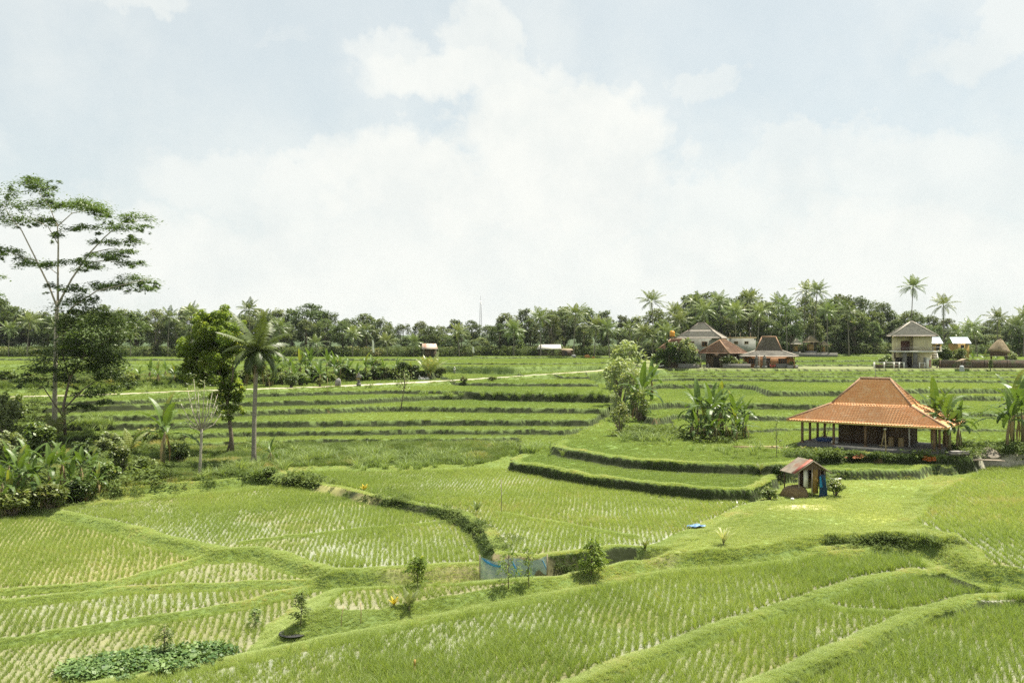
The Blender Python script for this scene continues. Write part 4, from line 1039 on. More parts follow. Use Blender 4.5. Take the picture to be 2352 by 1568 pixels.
sapling(585, 1444, 1402, 18, 'small yellowish sapling in the rice left of the pale leafed sapling', 6, LF_SHRUB, .2, 14)
sapling(377, 1508, 1436, 22, 'sparse sapling above the leafy ground cover at lower left', 7, LF_SHRUB, .2, 18)
sapling(1784, 1050, 962, 14, 'thin young tree with a small tuft of leaves left of the pavilion', 8, LF_SHRUB, .25, 10)
shrub(1918, 1140, 1095, 'round bush growing at the right side of the field hut', 0); shrub(1768, 1150, 1112, 'leafy weed bush at the left side of the field hut', 1); shrub(1790, 1098, 1062, 'dark bush on the bank behind the field hut', 2, m=LF_DARK)
def young_palm(u, v, top, label, seed, m=None, nf=7, cat='palm plant', name='young_palm', L=1.0, lw=.05, ll=.4):
    o = hit(u, v); k = o.y / F; H = (v - top) * k; r = np.random.default_rng(seed); T = thing(name, label, cat, o)
    MB().tube([(0, 0, -.1), (0, 0, H * .25)], [.05, .03], 7).build('stem', STEMG, T, smooth=True)
    fr = [frond_geo(r, (0, 0, H * .15), i * 2.4, math.radians(82 - 30 * i / nf), H * r.uniform(.75, 1.0) * L, r.uniform(.4, 1.1), 12, lw * H, ll * H * .5, r.uniform(.55, .9)) for i in range(nf)]
    link('foliage', fronds_mesh('foliage', fr), m or LF_PALM, T)
young_palm(940, 1402, 1348, 'small bright green coconut seedling on the near bund below the dark mango sapling', 1)
young_palm(1095, 1178, 1148, 'small yellow green palm seedling on the grassy bank of the middle paddy', 2)
young_palm(1747, 1086, 1058, 'small palm plant on the bank left of the field hut', 3)
young_palm(122, 1020, 945, 'young palm with stiff upright fronds at the foot of the tall feathery tree', 4, nf=10)
young_palm(300, 1046, 980, 'thin young palm left of the big banana plant', 5, nf=6)
young_palm(988, 872, 808, 'bushy young palm in front of the tin roofed hut beside the pale path', 6, nf=12)
young_palm(905, 1392, 1368, 'small dry yellow plant left of the coconut seedling', 7, LF_YEL, 6, 'plant', 'yellow_plant')
young_palm(836, 1128, 1113, 'tiny bright yellow leafed plant on the pale grassy bank', 8, LF_YEL, 7, 'plant', 'yellow_plant', 1.2, .16)
young_palm(1662, 1252, 1212, 'pale dry grass tussock on the meadow edge right of the blue tarpaulin', 9, leaf_mat('pale_blades', (.30, .34, .14), (.48, .48, .26), None, 0, .3, .6), 22, 'grass tussock', 'grass_tussock', 1.1, .02, .1)
young_palm(1482, 1262, 1238, 'small green tussock at the corner of the middle paddy', 10, LF_SHRUB, 16, 'grass tussock', 'grass_tussock', 1.1, .03, .12)

# slope weeds, tall grass and ground cover
tall_t = [tuft('tall_tuft', 34, 1.0, .22, .85, .045, leaf_mat('tall_grass', (.095, .16, .04), (.28, .35, .125), None, 0, .35, .5, inst=True), 400 + i, 4) for i in range(4)]
def patch(lst, n, seed):
    r = np.random.default_rng(seed); X, Y = [], []
    for (u, v, ru, rv, w) in lst:
        m = int(n * w); uu = u + r.normal(0, ru, m); vv = v + r.normal(0, rv, m)
        for a, b in zip(uu, vv):
            q = hit(a, max(b, 830)); X.append(q.x); Y.append(q.y)
    x, y = np.array(X), np.array(Y); return x, y, ground(x, y)
def tall_grass():
    x, y, z = patch([(740, 1052, 26, 8, .5), (850, 1056, 28, 9, .6), (820, 1045, 26, 6, .4), (900, 1060, 16, 8, .3), (1010, 1050, 26, 9, .5), (1060, 1056, 20, 8, .3), (960, 1070, 26, 6, .3), (660, 1062, 26, 12, .4), (1200, 1035, 30, 7, .3),
                     (250, 885, 70, 9, .9), (400, 880, 60, 10, .7), (80, 885, 70, 9, .7), (200, 975, 30, 10, .4), (540, 1085, 50, 12, .5), (300, 1085, 40, 16, .6), (620, 1030, 30, 7, .3), (1240, 910, 110, 3, .5), (1500, 1012, 40, 5, .2), (2130, 1248, 18, 6, .16), (1700, 1035, 60, 4, .2)], 95, 5)
    n = len(x); cl = fbm(x * .4, y * .4, 91)
    sc = np.clip(1.05 * (.55 + .9 * cl) * rng.uniform(.7, 1.25, n) * np.where(y < 60, .6, 1), .2, 2)
    scatter('tall_grass', np.stack([x, y, z - .03], -1), sc, rng.uniform(0, 6.28, n), np.clip(.35 + .5 * cl + rng.normal(0, .15, n), 0, 1), rng.integers(0, 4, n), tall_t, 'clumps of tall arching grass on the overgrown slope')
tall_grass()
def leaf_tuft(name, m, seed, n=40, R=.5, H=.5, leaf=.2, aspect=.55):
    r = np.random.default_rng(seed); p = r.uniform(-1, 1, (n, 3)) * [R, R, H * .5] + [0, 0, H * .55]
    v, l, s, t = leaf_cloud(p, np.full(n, leaf), .8, aspect, None, r)
    me = raw_mesh(name, v, loops=l, sizes=s); me.materials.append(m); return bpy.data.objects.new(name, me)
weed_m = leaf_mat('weed_leaves', (.04, .07, .018), (.15, .195, .052), (.28, .28, .11), .05, .3, .7, inst=True, spec=.12)
weed_t = [leaf_tuft('weed_patch', weed_m, 420 + i, 60, .7, .6, .24) for i in range(4)]
cover_m = leaf_mat('creeper_leaves', (.045, .10, .024), (.165, .245, .07), None, 0, .2, .5, inst=True, spec=.3)
cover_t = [leaf_tuft('creeper_patch', cover_m, 440 + i, 60, .32, .3, .17, .7) for i in range(4)]
def weeds():
    x, y, z = patch([(150, 1130, 90, 22, 1.2), (320, 1080, 60, 22, .5), (420, 1100, 70, 12, .22), (240, 1060, 50, 25, .7), (560, 1090, 50, 10, .15), (60, 1050, 60, 40, 1.0), (30, 960, 40, 30, .7), (300, 1030, 60, 14, .4), (700, 870, 90, 9, .9), (920, 862, 50, 8, .5),
                     (400, 870, 60, 8, .5), (1480, 1000, 30, 8, .4), (1620, 1005, 50, 8, .5), (2220, 1035, 40, 8, .4), (2330, 1035, 40, 8, .5), (2050, 1246, 75, 7, 1.1), (1310, 1308, 45, 5, .12), (2000, 1052, 90, 3, .3), (1900, 1048, 60, 3, .3), (870, 1150, 60, 6, .3), (1050, 1190, 25, 12, .35), (1100, 1215, 18, 14, .3), (1010, 1168, 30, 10, .2), (920, 1145, 50, 9, .25), (690, 1108, 40, 5, .2), (1150, 1250, 25, 12, .2), (1900, 1120, 14, 8, .12)], 130, 6)
    n = len(x); cl = fbm(x * .35, y * .35, 95)
    sc = np.clip(1.1 * (.4 + 1.1 * cl) * rng.uniform(.6, 1.3, n) * np.where(y < 72, .42, 1), .15, 2.2)
    scatter('weeds', np.stack([x, y, z - .05], -1), sc, rng.uniform(0, 6.28, n), np.clip(.1 + .75 * cl + rng.normal(0, .15, n), 0, 1), rng.integers(0, 4, n), weed_t, 'tangled leafy weeds covering the slope')
    x, y, z = patch([(230, 1545, 34, 10, 1.2), (320, 1530, 40, 9, 1.2), (410, 1512, 40, 8, 1.0), (480, 1498, 22, 6, .4), (190, 1556, 20, 6, .4)], 130, 7); n = len(x)
    scatter('ground_cover', np.stack([x, y, z - .02], -1), rng.uniform(.6, 1.25, n), rng.uniform(0, 6.28, n), rng.uniform(0, 1, n), rng.integers(0, 4, n), cover_t, 'broad leafed creeper spreading over the bund at lower left')
weeds()

# --- the far wood: individual trees and palms
SKY = [(-300, 690), (0, 690), (60, 722), (150, 724), (250, 708), (310, 718), (380, 722), (440, 716), (500, 724), (600, 722), (680, 716), (750, 714), (790, 738), (820, 724), (870, 732), (920, 748), (980, 748), (1040, 744), (1100, 748), (1160, 736), (1200, 712), (1250, 712),
       (1320, 706), (1380, 708), (1420, 716), (1480, 722), (1510, 704), (1560, 696), (1600, 676), (1650, 676), (1700, 668), (1750, 664), (1800, 690), (1850, 668), (1900, 676), (1950, 668), (2000, 684), (2025, 720), (2070, 712), (2110, 722), (2160, 742), (2220, 750), (2260, 752), (2300, 738), (2352, 722), (2700, 712)]
def skyv(u): return (-13 if u < 1190 or u > 2030 else -4) + float(np.interp(u, [q[0] for q in SKY], [q[1] for q in SKY]))
BL = [broadleaf_meshes(15, 4.6, 500, 64, 60, .66, .12), broadleaf_meshes(15, 5.4, 501, 72, 60, .66, .10, .7), broadleaf_meshes(15, 3.8, 502, 56, 60, .62, .12, .9), broadleaf_meshes(15, 6.0, 503, 66, 70, .66, .28, .5), broadleaf_meshes(15, 4.4, 504, 54, 46, .6, .1, .8)]
PM = [palm_meshes(12, 5.6, 22, 520, 12, .26, 1.25, (.8, .3)), palm_meshes(12, 5.8, 24, 521, 12, .26, 1.25, (-1.2, .2)), palm_meshes(12, 5.2, 20, 522, 12, .26, 1.2, (.2, -.6)), palm_meshes(12, 6.0, 18, 523, 12, .27, 1.3, (1.6, 0))]
SEGS = [(-1e9, 330, 'behind the tall feathery tree'), (330, 640, 'behind the lone coconut palm'), (640, 940, 'left of the tin roofed hut'), (940, 1170, 'around the lattice mast'), (1170, 1440, 'behind the open shelter'), (1440, 1720, 'behind the brown roofs'), (1720, 2030, 'behind the joglo house and shrine'), (2030, 1e9, 'behind the two storey house')]
def seg(u):
    for a, b, s in SEGS:
        if a <= u < b: return s
wood = []        # (u, y, vtop, kind, proto)
rw = np.random.default_rng(77)
u = -150.0
while u < 2520:
    y = rw.uniform(300, 330); wood.append((u, y, skyv(u) + rw.uniform(6, 40), 'broadleaf', rw.integers(0, 5))); u += rw.uniform(34, 52)
u = -170.0
while u < 2540:
    y = rw.uniform(345, 385); wood.append((u, y, skyv(u) + rw.uniform(-3, 14), 'broadleaf', rw.integers(0, 5))); u += rw.uniform(34, 50)
u = 1490.0
while u < 2010:
    wood.append((u, rw.uniform(292, 300), skyv(u) + rw.uniform(40, 80), 'broadleaf', rw.integers(0, 5))); u += rw.uniform(38, 55)
for (u, v, y) in [(62, 716, 300), (385, 708, 305), (440, 698, 300), (575, 690, 298), (605, 712, 310), (180, 740, 300), (300, 745, 296), (640, 730, 305), (730, 770, 300), (810, 752, 300), (1055, 745, 300), (950, 770, 302), (890, 765, 300),
                  (1242, 700, 296), (1318, 694, 296), (1365, 722, 300), (1400, 728, 296), (1450, 735, 270), (1470, 740, 262), (1502, 664, 300), (1545, 690, 300), (1570, 705, 294), (1600, 672, 310), (1622, 684, 296), (1662, 664, 304), (1690, 690, 292), (1728, 660, 312), (1740, 690, 294), (1808, 680, 292),
                  (1845, 640, 306), (1868, 642, 298), (1785, 672, 310), (1900, 690, 292), (1950, 690, 296), (1535, 740, 262), (1500, 748, 262), (2092, 632, 310), (2168, 670, 300), (2200, 742, 300), (2245, 722, 290), (2292, 706, 296), (2325, 722, 300), (2140, 745, 300), (2350, 700, 292), (1180, 735, 300), (20, 740, 296), (130, 735, 300), (515, 730, 300), (845, 742, 310)]:
    wood.append((u, y - 8, v - (8 if u < 1190 else 4), 'palm', rw.integers(0, 4)))
def plant_wood():
    count = {}
    for (u, y, vt, kind, pr) in sorted(wood, key=lambda q: q[0]):
        p = at(u, y); top = zat(vt, y); H = top - p.z
        s = seg(u); key = (s, kind); i = count[key] = count.get(key, -1) + 1
        w = {'broadleaf': 'broadleaf tree', 'palm': 'coconut palm'}[kind]
        lab = f'{ORD[i] if i < 20 else str(i + 1) + "th"} {w} from the left in the far wood {s}'
        g = f'{w}s of the far wood {s}'
        if kind == 'broadleaf':
            t = put_tree('broadleaf_tree', BL[pr], (BARK, LF_FAR), lab, 'tree', p, rw.uniform(0, 6.28), g)
            sc = H / 15.0; t.scale = (max(sc, .8) * rw.uniform(.9, 1.2),) * 2 + (sc,)
        else:
            L = [5.6, 5.8, 5.2, 6.0][pr]; sc = 1.0 if H > 13 else .8
            t = thing('coconut_palm', lab, 'palm tree', p, rw.uniform(0, 6.28), g)
            zs = max(3.0, H - L * .82 * sc) / 12.0
            # the trunk is stretched to the palm's height, the crown keeps its size
            k = link('trunk', PM[pr][0], PALMB, t); k.scale = (sc, sc, zs)
            c = link('crown', PM[pr][1], LF_PALM, t); c.scale = (sc, sc, sc); c.location = (0, 0, 12 * zs - 12 * sc)
plant_wood()
under_m = leaf_mat('undergrowth_leaves', (.04, .065, .02), (.13, .165, .055), (.24, .23, .10), .05, .25, .7, inst=True, spec=.12)
under_t = [leaf_tuft('undergrowth_patch', under_m, 460 + i, 90, 1.4, 2.2, .55) for i in range(4)]
def undergrowth():
    n = 6500; u = rng.uniform(-150, 2520, n); y = rng.uniform(296, 345, n); x = (u - CU) / F * y
    z = ground(x, y); sc = rng.uniform(.5, 1.6, n)
    scatter('undergrowth', np.stack([x, y, z - .1], -1), sc, rng.uniform(0, 6.28, n), rng.uniform(0, 1, n), rng.integers(0, 4, n), under_t, 'dark undergrowth along the foot of the far wood')
    # wooded hills beyond
    xs = np.linspace(-1900, 1900, 160); ys = np.linspace(900, 2400, 40); X, Y = np.meshgrid(xs, ys)
    r = np.hypot((Y - 1600) / 700, 0); Z = 20 + 60 * np.clip(1 - ((Y - 1650) / 700) ** 2, 0, 1) * (.35 + .9 * fbm(X / 330 + 3, Y / 600, 111)) - 46
    Z += (fbm(X / 14, Y / 14, 112) - .5) * 9
    K, L = X.shape; f = [(a * L + b, a * L + b + 1, (a + 1) * L + b + 1, (a + 1) * L + b) for a in range(K - 1) for b in range(L - 1)]
    o = link('hills', raw_mesh('hills', np.stack([X, Y, Z], -1).reshape(-1, 3), f), mat('hill_wood', (.05, .085, .03), (.09, .12, .045), .12, .9, coord='Object')); tag(o, kind='structure')
    n = 5200; x = rng.uniform(-1500, 1500, n); y = rng.uniform(950, 1750, n); j = (np.clip((x + 1900) / 3800 * 159, 0, 159)).astype(int); i = (np.clip((y - 900) / 1500 * 39, 0, 39)).astype(int)
    scatter('far_wood', np.stack([x, y, Z[i, j] + 1], -1), rng.uniform(3.5, 7.5, n), rng.uniform(0, 6.28, n), rng.uniform(0, 1, n), rng.integers(0, 4, n), under_t, 'wooded hills far beyond the fields')
undergrowth()
# ---------------------------------------------------------------- buildings and built objects
TILE_OR = mat('clay_tiles', (.86, .46, .22), (.76, .36, .155), 3.5, .8, c3=(.86, .52, .29), s3=1.6, detail=5)
TILE_BR = mat('old_tiles', (.24, .115, .06), (.13, .075, .05), 1.6, .85, c3=(.36, .20, .12), s3=.7)
TILE_GR = mat('grey_shingles', (.43, .385, .32), (.34, .30, .25), 2.0, .85, c3=(.26, .23, .19), s3=.5)
TILE_DK = mat('dark_tiles', (.15, .125, .10), (.10, .085, .07), 2.0, .85, c3=(.2, .17, .14), s3=.5)
CAP = mat('ridge_mortar', (.33, .20, .12), (.24, .15, .09), 5, .9)
WOODD = mat('dark_wood', (.10, .062, .036), (.06, .038, .022), 6, .7, stretch=(1, 1, .2))
WOODO = mat('orange_wood', (.38, .18, .06), (.26, .115, .04), 4, .6, stretch=(3, 3, .3))
WOODG = mat('grey_wood', (.30, .25, .19), (.20, .165, .12), 6, .85, stretch=(1, 1, .3))
BAMB = mat('bamboo', (.44, .34, .17), (.32, .24, .12), 5, .6, stretch=(1, 1, .3))
CONC = mat('concrete', (.30, .285, .26), (.22, .21, .19), 2.5, .9, c3=(.15, .14, .12), s3=.8, bump=.3)
CREAM = mat('cream_plaster', (.60, .53, .36), (.52, .45, .30), 1.5, .9, c3=(.40, .35, .24), s3=.4)
STONE = mat('carved_stone', (.20, .19, .17), (.11, .105, .095), 5, .95, bump=.8)
DARK = mat('dark_opening', (.025, .02, .016), (.035, .028, .02), 4, .8)
BRICKW = mat('mossy_wall', (.115, .075, .05), (.06, .05, .035), 1.6, .95, c3=(.07, .085, .035), s3=.5, bump=.5)
PLAST = mat('grey_plaster', (.27, .275, .24), (.20, .205, .18), 1.5, .9, c3=(.2, .2, .17), s3=.4)
TIN = mat('tin_sheet', (.22, .185, .14), (.15, .125, .095), 2.0, .8, c3=(.18, .09, .055), s3=.8)
TINR = mat('rust_red_sheet', (.34, .085, .05), (.26, .07, .045), 3.0, .6, c3=(.42, .24, .18), s3=1.0)
WHITE = mat('white_paint', (.74, .72, .66), (.62, .60, .54), 2.0, .7)
BLACKP = mat('black_rubber', (.02, .02, .02), (.03, .03, .03), 5, .6)
METAL = mat('steel', (.30, .30, .30), (.22, .22, .22), 5, .35, metal=.8)
THATCH = mat('thatch', (.30, .235, .145), (.20, .155, .095), 6, .95, stretch=(1, 1, .2), bump=.7)
HAY = mat('brown_hay', (.22, .155, .075), (.14, .095, .045), 7, .95, bump=.8)

def course_face(mb, a, b, c, d, row, col, amp, lift):
    """a tiled roof plane: eave a-b, top d-c, stepped in courses and waved across"""
    a, b, c, d = map(Vector, (a, b, c, d)); n = (b - a).cross(d - a).normalized()
    if n.z < 0: n = -n
    hl = (((d + c) - (a + b)) / 2).length; R = max(2, int(hl / row)); eu = (b - a).normalized()
    step = col / 4 if col else 1e9; C = max(1, min(260, int((b - a).length / step)))
    base = len(mb.v)
    lines = []
    for i in range(R):
        for t, h in ((i / R, lift), ((i + .98) / R, 0.0)): lines.append((t, h))
    lines.append((1.0, 0.0))
    for (t, h) in lines:
        p, q = a.lerp(d, t), b.lerp(c, t)
        for j in range(C + 1):
            w = p.lerp(q, j / C); x = (w - a).dot(eu)
            mb.v.append(tuple(w + n * (h + (amp * math.cos(2 * math.pi * x / col) if col else 0))))
    for i in range(len(lines) - 1):
        for j in range(C):
            k = base + i * (C + 1) + j; mb.f.append((k, k + 1, k + C + 2, k + C + 1))
def hip_roof(T, name, tiers, m, row=.28, col=.24, amp=.025, lift=.04, cap=.09, capm=None, thick=.12, nose=None):
    """tiers: (half length, half width, z) from eave to ridge (half width 0 at the ridge)"""
    mb = MB(); cp = MB()
    for (l0, w0, z0), (l1, w1, z1) in zip(tiers[:-1], tiers[1:]):
        P0 = [(-l0, -w0, z0), (l0, -w0, z0), (l0, w0, z0), (-l0, w0, z0)]; P1 = [(-l1, -w1, z1), (l1, -w1, z1), (l1, w1, z1), (-l1, w1, z1)]
        for i in range(4):
            j = (i + 1) % 4; course_face(mb, P0[i], P0[j], P1[j], P1[i], row, col, amp, lift)
            cp.tube([tuple(Vector(P0[i]) + Vector((0, 0, cap * .5))), tuple(Vector(P1[i]) + Vector((0, 0, cap * .5)))], cap, 7)
    l, w, z = tiers[-1]
    if l > .05: cp.tube([(-l - .05, 0, z + cap * .6), (l + .05, 0, z + cap * .6)], cap * 1.15, 7)
    l, w, z = tiers[0]
    mb.add([(-l, -w, z - .03), (l, -w, z - .03), (l, w, z - .03), (-l, w, z - .03)], [(3, 2, 1, 0)])
    ro = mb.build(name, m, T); cp.build('ridge_cap', capm or CAP, ro)
    ed = MB()
    for p, q in (((-l, -w), (l, -w)), ((l, -w), (l, w)), ((l, w), (-l, w)), ((-l, w), (-l, -w))): ed.bar((*p, z - thick * .5 - .01), (*q, z - thick * .5 - .01), .05, thick)
    ed.build('eave_board', nose or WOODD, ro)
    return ro

# --- pavilion with the orange tiled roof
def pavilion():
    A = math.radians(-37); ctr = Vector((39.15, 80.7, 0)) - 7.0 * Vector((.799, -.602, 0)) + 4.3 * Vector((.602, .799, 0))
    g = CAMZ - 10.6; ctr.z = g
    T = thing('pavilion', 'open pavilion under construction with a steep orange tiled roof on slim posts', 'pavilion', ctr, A)
    EZ = 2.75
    hip_roof(T, 'roof', [(7.35, 4.5, EZ), (3.75, 1.7, EZ + 1.62), (1.4, 0.0, EZ + 4.1)], TILE_OR, .29, .27, .035, .07, .11, nose=mat('yellow_board', (.50, .36, .12), (.42, .30, .10), 4, .7))
    rod = MB().tube([(.0, 0, EZ + 4.15), (0, 0, EZ + 5.3)], [.035, .012], 6); rod.build('roof_rod', METAL, T)
    MB().box((0, 0, .12), (13.0, 7.7, .70)).build('floor_slab', mat('dark_concrete', (.15, .145, .13), (.10, .098, .09), 2.0, .95, bump=.4), T)
    cm = mat('post_wood', (.20, .125, .07), (.14, .085, .05), 5, .75, stretch=(1, 1, .3))
    pos = [(f, b) for f in (-6.1, 6.1) for b in (-3.5, -1.2, 1.2, 3.5)] + [(f, b) for f in (-3.0, 0, 3.0) for b in (3.5,)] + [(-3.0, -3.5), (0.0, -3.5)]
    for f, b in pos: MB().box((f, b, .47 + (EZ - .47) / 2), (.2, .2, EZ - .47)).box((f, b, .52), (.32, .32, .12)).build('post', cm, T)
    bm_ = MB()
    for b in (-3.5, 3.5): bm_.box((0, b, EZ - .14), (12.4, .14, .2))
    for f in (-6.1, 6.1): bm_.box((f, 0, EZ - .141), (.14, 6.8, .19))
    bm_.build('beam', cm, T)
    wm = mat('brown_block_wall', (.13, .088, .055), (.085, .06, .038), 3, .95, bump=.5, c3=(.17, .125, .08), s3=.8)
    MB().box((-.1, -.6, 1.55), (6.6, .16, 2.3)).build('front_wall', wm, T)
    MB().box((-3.32, 1.0, 1.55), (.16, 3.04, 2.3)).build('side_wall', wm, T); MB().box((3.12, 1.0, 1.55), (.16, 3.04, 2.3)).build('side_wall', wm, T); MB().box((-.1, 2.6, 1.55), (6.6, .16, 2.3)).build('back_wall', wm, T)
    for f in (-1.6, .9): MB().box((f, -.70, 1.35), (1.1, .06, 1.85)).box((f, -.72, 2.32), (1.3, .08, .1)).box((f - .6, -.72, 1.35), (.1, .08, 1.9)).box((f + .6, -.72, 1.35), (.1, .08, 1.9)).build('door', WOODD, T)
    MB().box((3.3, -.62, 1.6), (.12, .2, 2.3)).build('door_frame', WHITE, T)
    R = Matrix.Rotation(A, 3, 'Z')
    W = lambda f, b, z=0: ctr + R @ Vector((f, b, z))
    # ladder leaning at the left
    t = thing('ladder', 'bamboo ladder leaning inside the left end of the pavilion', 'ladder', W(-5.0, .6, .47), A); m = MB()
    for s in (-.22, .22): m.tube([(s * 1.2 - .35, .0, 0), (s * .8 + .35, .15, 2.15)], .03, 6)
    m.build('rail', BAMB, t)
    for i in range(6):
        q = (i + .7) / 6.5; MB().tube([(-.26 * (1.2 - .4 * q) - .35 + .7 * q, .15 * q, 2.15 * q), (.26 * (1.2 - .4 * q) - .35 + .7 * q, .15 * q, 2.15 * q)], .022, 5).build('rung', BAMB, t)
    # trestle in front
    t = thing('trestle', 'pale wooden trestle of leaning poles at the front edge of the pavilion', 'trestle', W(2.2, -4.2, 0), A)
    MB().tube([(-.1, -.1, 0), (-.3, .3, 2.3)], .06, 7).build('leg', BAMB, t); MB().tube([(-.75, .5, .3), (-.3, .3, 2.3)], .05, 7).build('leg', BAMB, t)
    MB().tube([(-.85, .4, .75), (0, .05, .75)], .045, 6).build('crossbar', BAMB, t)
    MB().box((-.3, .3, 2.32), (.22, .16, .14)).build('head', WHITE, t)
    # drums
    dm = mat('drum_paint', (.30, .22, .10), (.22, .16, .08), 3, .6)
    for i, (f, b, lab) in enumerate([(1.85, -1.5, 'brownish drum standing left of its twin against the pavilion wall'), (2.75, -1.45, 'brownish drum standing right of its twin against the pavilion wall')]):
        t = thing('drum', lab, 'drum', W(f, b, .47), A, 'drums in the pavilion')
        MB().lathe([(.0, 0), (.27, 0), (.29, .03), (.27, .06), (.27, .3), (.285, .32), (.27, .34), (.27, .6), (.285, .62), (.27, .64), (.27, .88), (.29, .9), (.25, .9), (.24, .87), (0, .87)], n=18).build('body', dm, t, smooth=True)
        MB().lathe([(0, .872), (.235, .872), (.22, .885), (0, .885)], n=18).build('lid', WOODD, t)
    # sacks and crates inside on the left
    t = thing('cement_sack', 'pale sack lying on the pavilion floor near the left posts', 'sack', W(-3.2, -2.6, .47), A); r = np.random.default_rng(3)
    MB().lathe([(.02, 0), (.3, .03), (.36, .14), (.3, .27), (.1, .33), (.02, .33)], n=12).build('bag', WHITE, t, smooth=True); MB().box((.0, .0, .36), (.2, .1, .1)).build('tied_end', WHITE, t)
    t = thing('blue_crate', 'long blue crate on the pavilion floor beside the ladder', 'crate', W(-4.6, -1.2, .47), A); bl = mat('blue_plastic', (.03, .07, .22), (.04, .08, .2), 3, .5)
    MB().box((0, 0, .03), (1.5, .6, .06)).box((0, -.285, .2), (1.5, .03, .3)).box((0, .285, .2), (1.5, .03, .3)).box((-.735, 0, .2), (.03, .54, .3)).box((.735, 0, .2), (.03, .54, .3)).build('tub', bl, t)
    # brick heap
    bm2 = mat('bricks', (.52, .22, .11), (.42, .16, .08), 5, .9)
    hp = W(-1.6, -4.8); k = hit(1976, 1054)
    t = thing('brick_heap', 'small heap of orange bricks on the grass in front of the pavilion', 'heap', k, .3); m = MB(); r = np.random.default_rng(8)
    for i in range(70):
        x = r.normal(0, .55); y = r.normal(0, .25); z = max(.04, .42 * math.exp(-(x / .7) ** 2 - (y / .4) ** 2) * r.uniform(.3, 1)); m.box((x, y, z), (.24, .12, .07), M=Matrix.Rotation(r.uniform(0, 3), 3, 'Z') @ Matrix.Rotation(r.normal(0, .5), 3, 'X'))
    m.build('bricks_pile', bm2, t)
    # orange crates right
    oc = mat('orange_plastic', (.55, .16, .03), (.42, .11, .02), 3, .5)
    for i, (u, v) in enumerate([(2124, 1058), (2133, 1059), (2143, 1059)]):
        k = hit(u, v + 1); t = thing('orange_crate', f'{["left", "middle", "right"][i]} one of three orange crates at the front right corner of the pavilion', 'crate', k, -.5 + .2 * i, 'orange crates by the pavilion')
        m = MB().box((0, 0, .03), (.38, .5, .06)); 
        for z in (.12, .24, .34): m.box((0, -.24, z), (.38, .02, .08)).box((0, .24, z), (.38, .02, .08)).box((-.18, 0, z), (.02, .46, .08)).box((.18, 0, z), (.02, .46, .08))
        m.build('slatted_box', oc, t); MB().box((0, 0, .30), (.30, .42, .05)).build('lid', WOODD, t)
    # planks and stones at the right
    r = np.random.default_rng(9)
    for i, (u, v, n, L, lab) in enumerate([(2200, 1046, 6, 1.8, 'grey flat slabs stacked beside the right end of the pavilion'), (2240, 1057, 5, 4.5, 'long grey planks laid on the ground right of the pavilion')]):
        k = hit(u, v); t = thing('plank_stack', lab, 'planks', k, -.2 * i)
        for j in range(n): MB().box((r.normal(0, .15), r.normal(0, .25 if i else .12), .05 + (.07 * j if not i else .012 * j)), (L, .28 if i else .8, .05), rz=r.normal(0, .1)).build('plank', WOODG if i else CONC, t)
    k = hit(2270, 1049); mb = MB(); n = 22
    for i in range(7):
        for j in range(n):
            q = i / 6; a = j * 2 * math.pi / n; rad = 1.35 * (1 - q) ** .8 * (1 + .12 * math.sin(3 * a + 1)); mb.v.append((rad * math.cos(a), rad * .8 * math.sin(a), .85 * q - .05 + .05 * math.sin(5 * a + i)))
    for i in range(6):
        for j in range(n): mb.f.append((i * n + j, i * n + (j + 1) % n, (i + 1) * n + (j + 1) % n, (i + 1) * n + j))
    o = mb.build('sand_heap', mat('sand', (.22, .19, .15), (.15, .13, .10), 4, .95, bump=.5), None, k, smooth=True); tag(o, 'dark grey heap of sand right of the pavilion', 'heap')
    k = hit(1742, 1029); t = thing('pole_pile', 'pile of pale bamboo poles lying on bare ground left of the pavilion', 'poles', k, -.15)
    for j in range(9): MB().tube([(-2.2 + r.normal(0, .3), r.normal(0, .35), .07 + .05 * (j % 3)), (2.0 + r.normal(0, .4), r.normal(0, .35), .08 + .06 * (j % 3))], .045, 6).build('pole', BAMB, t)
pavilion()

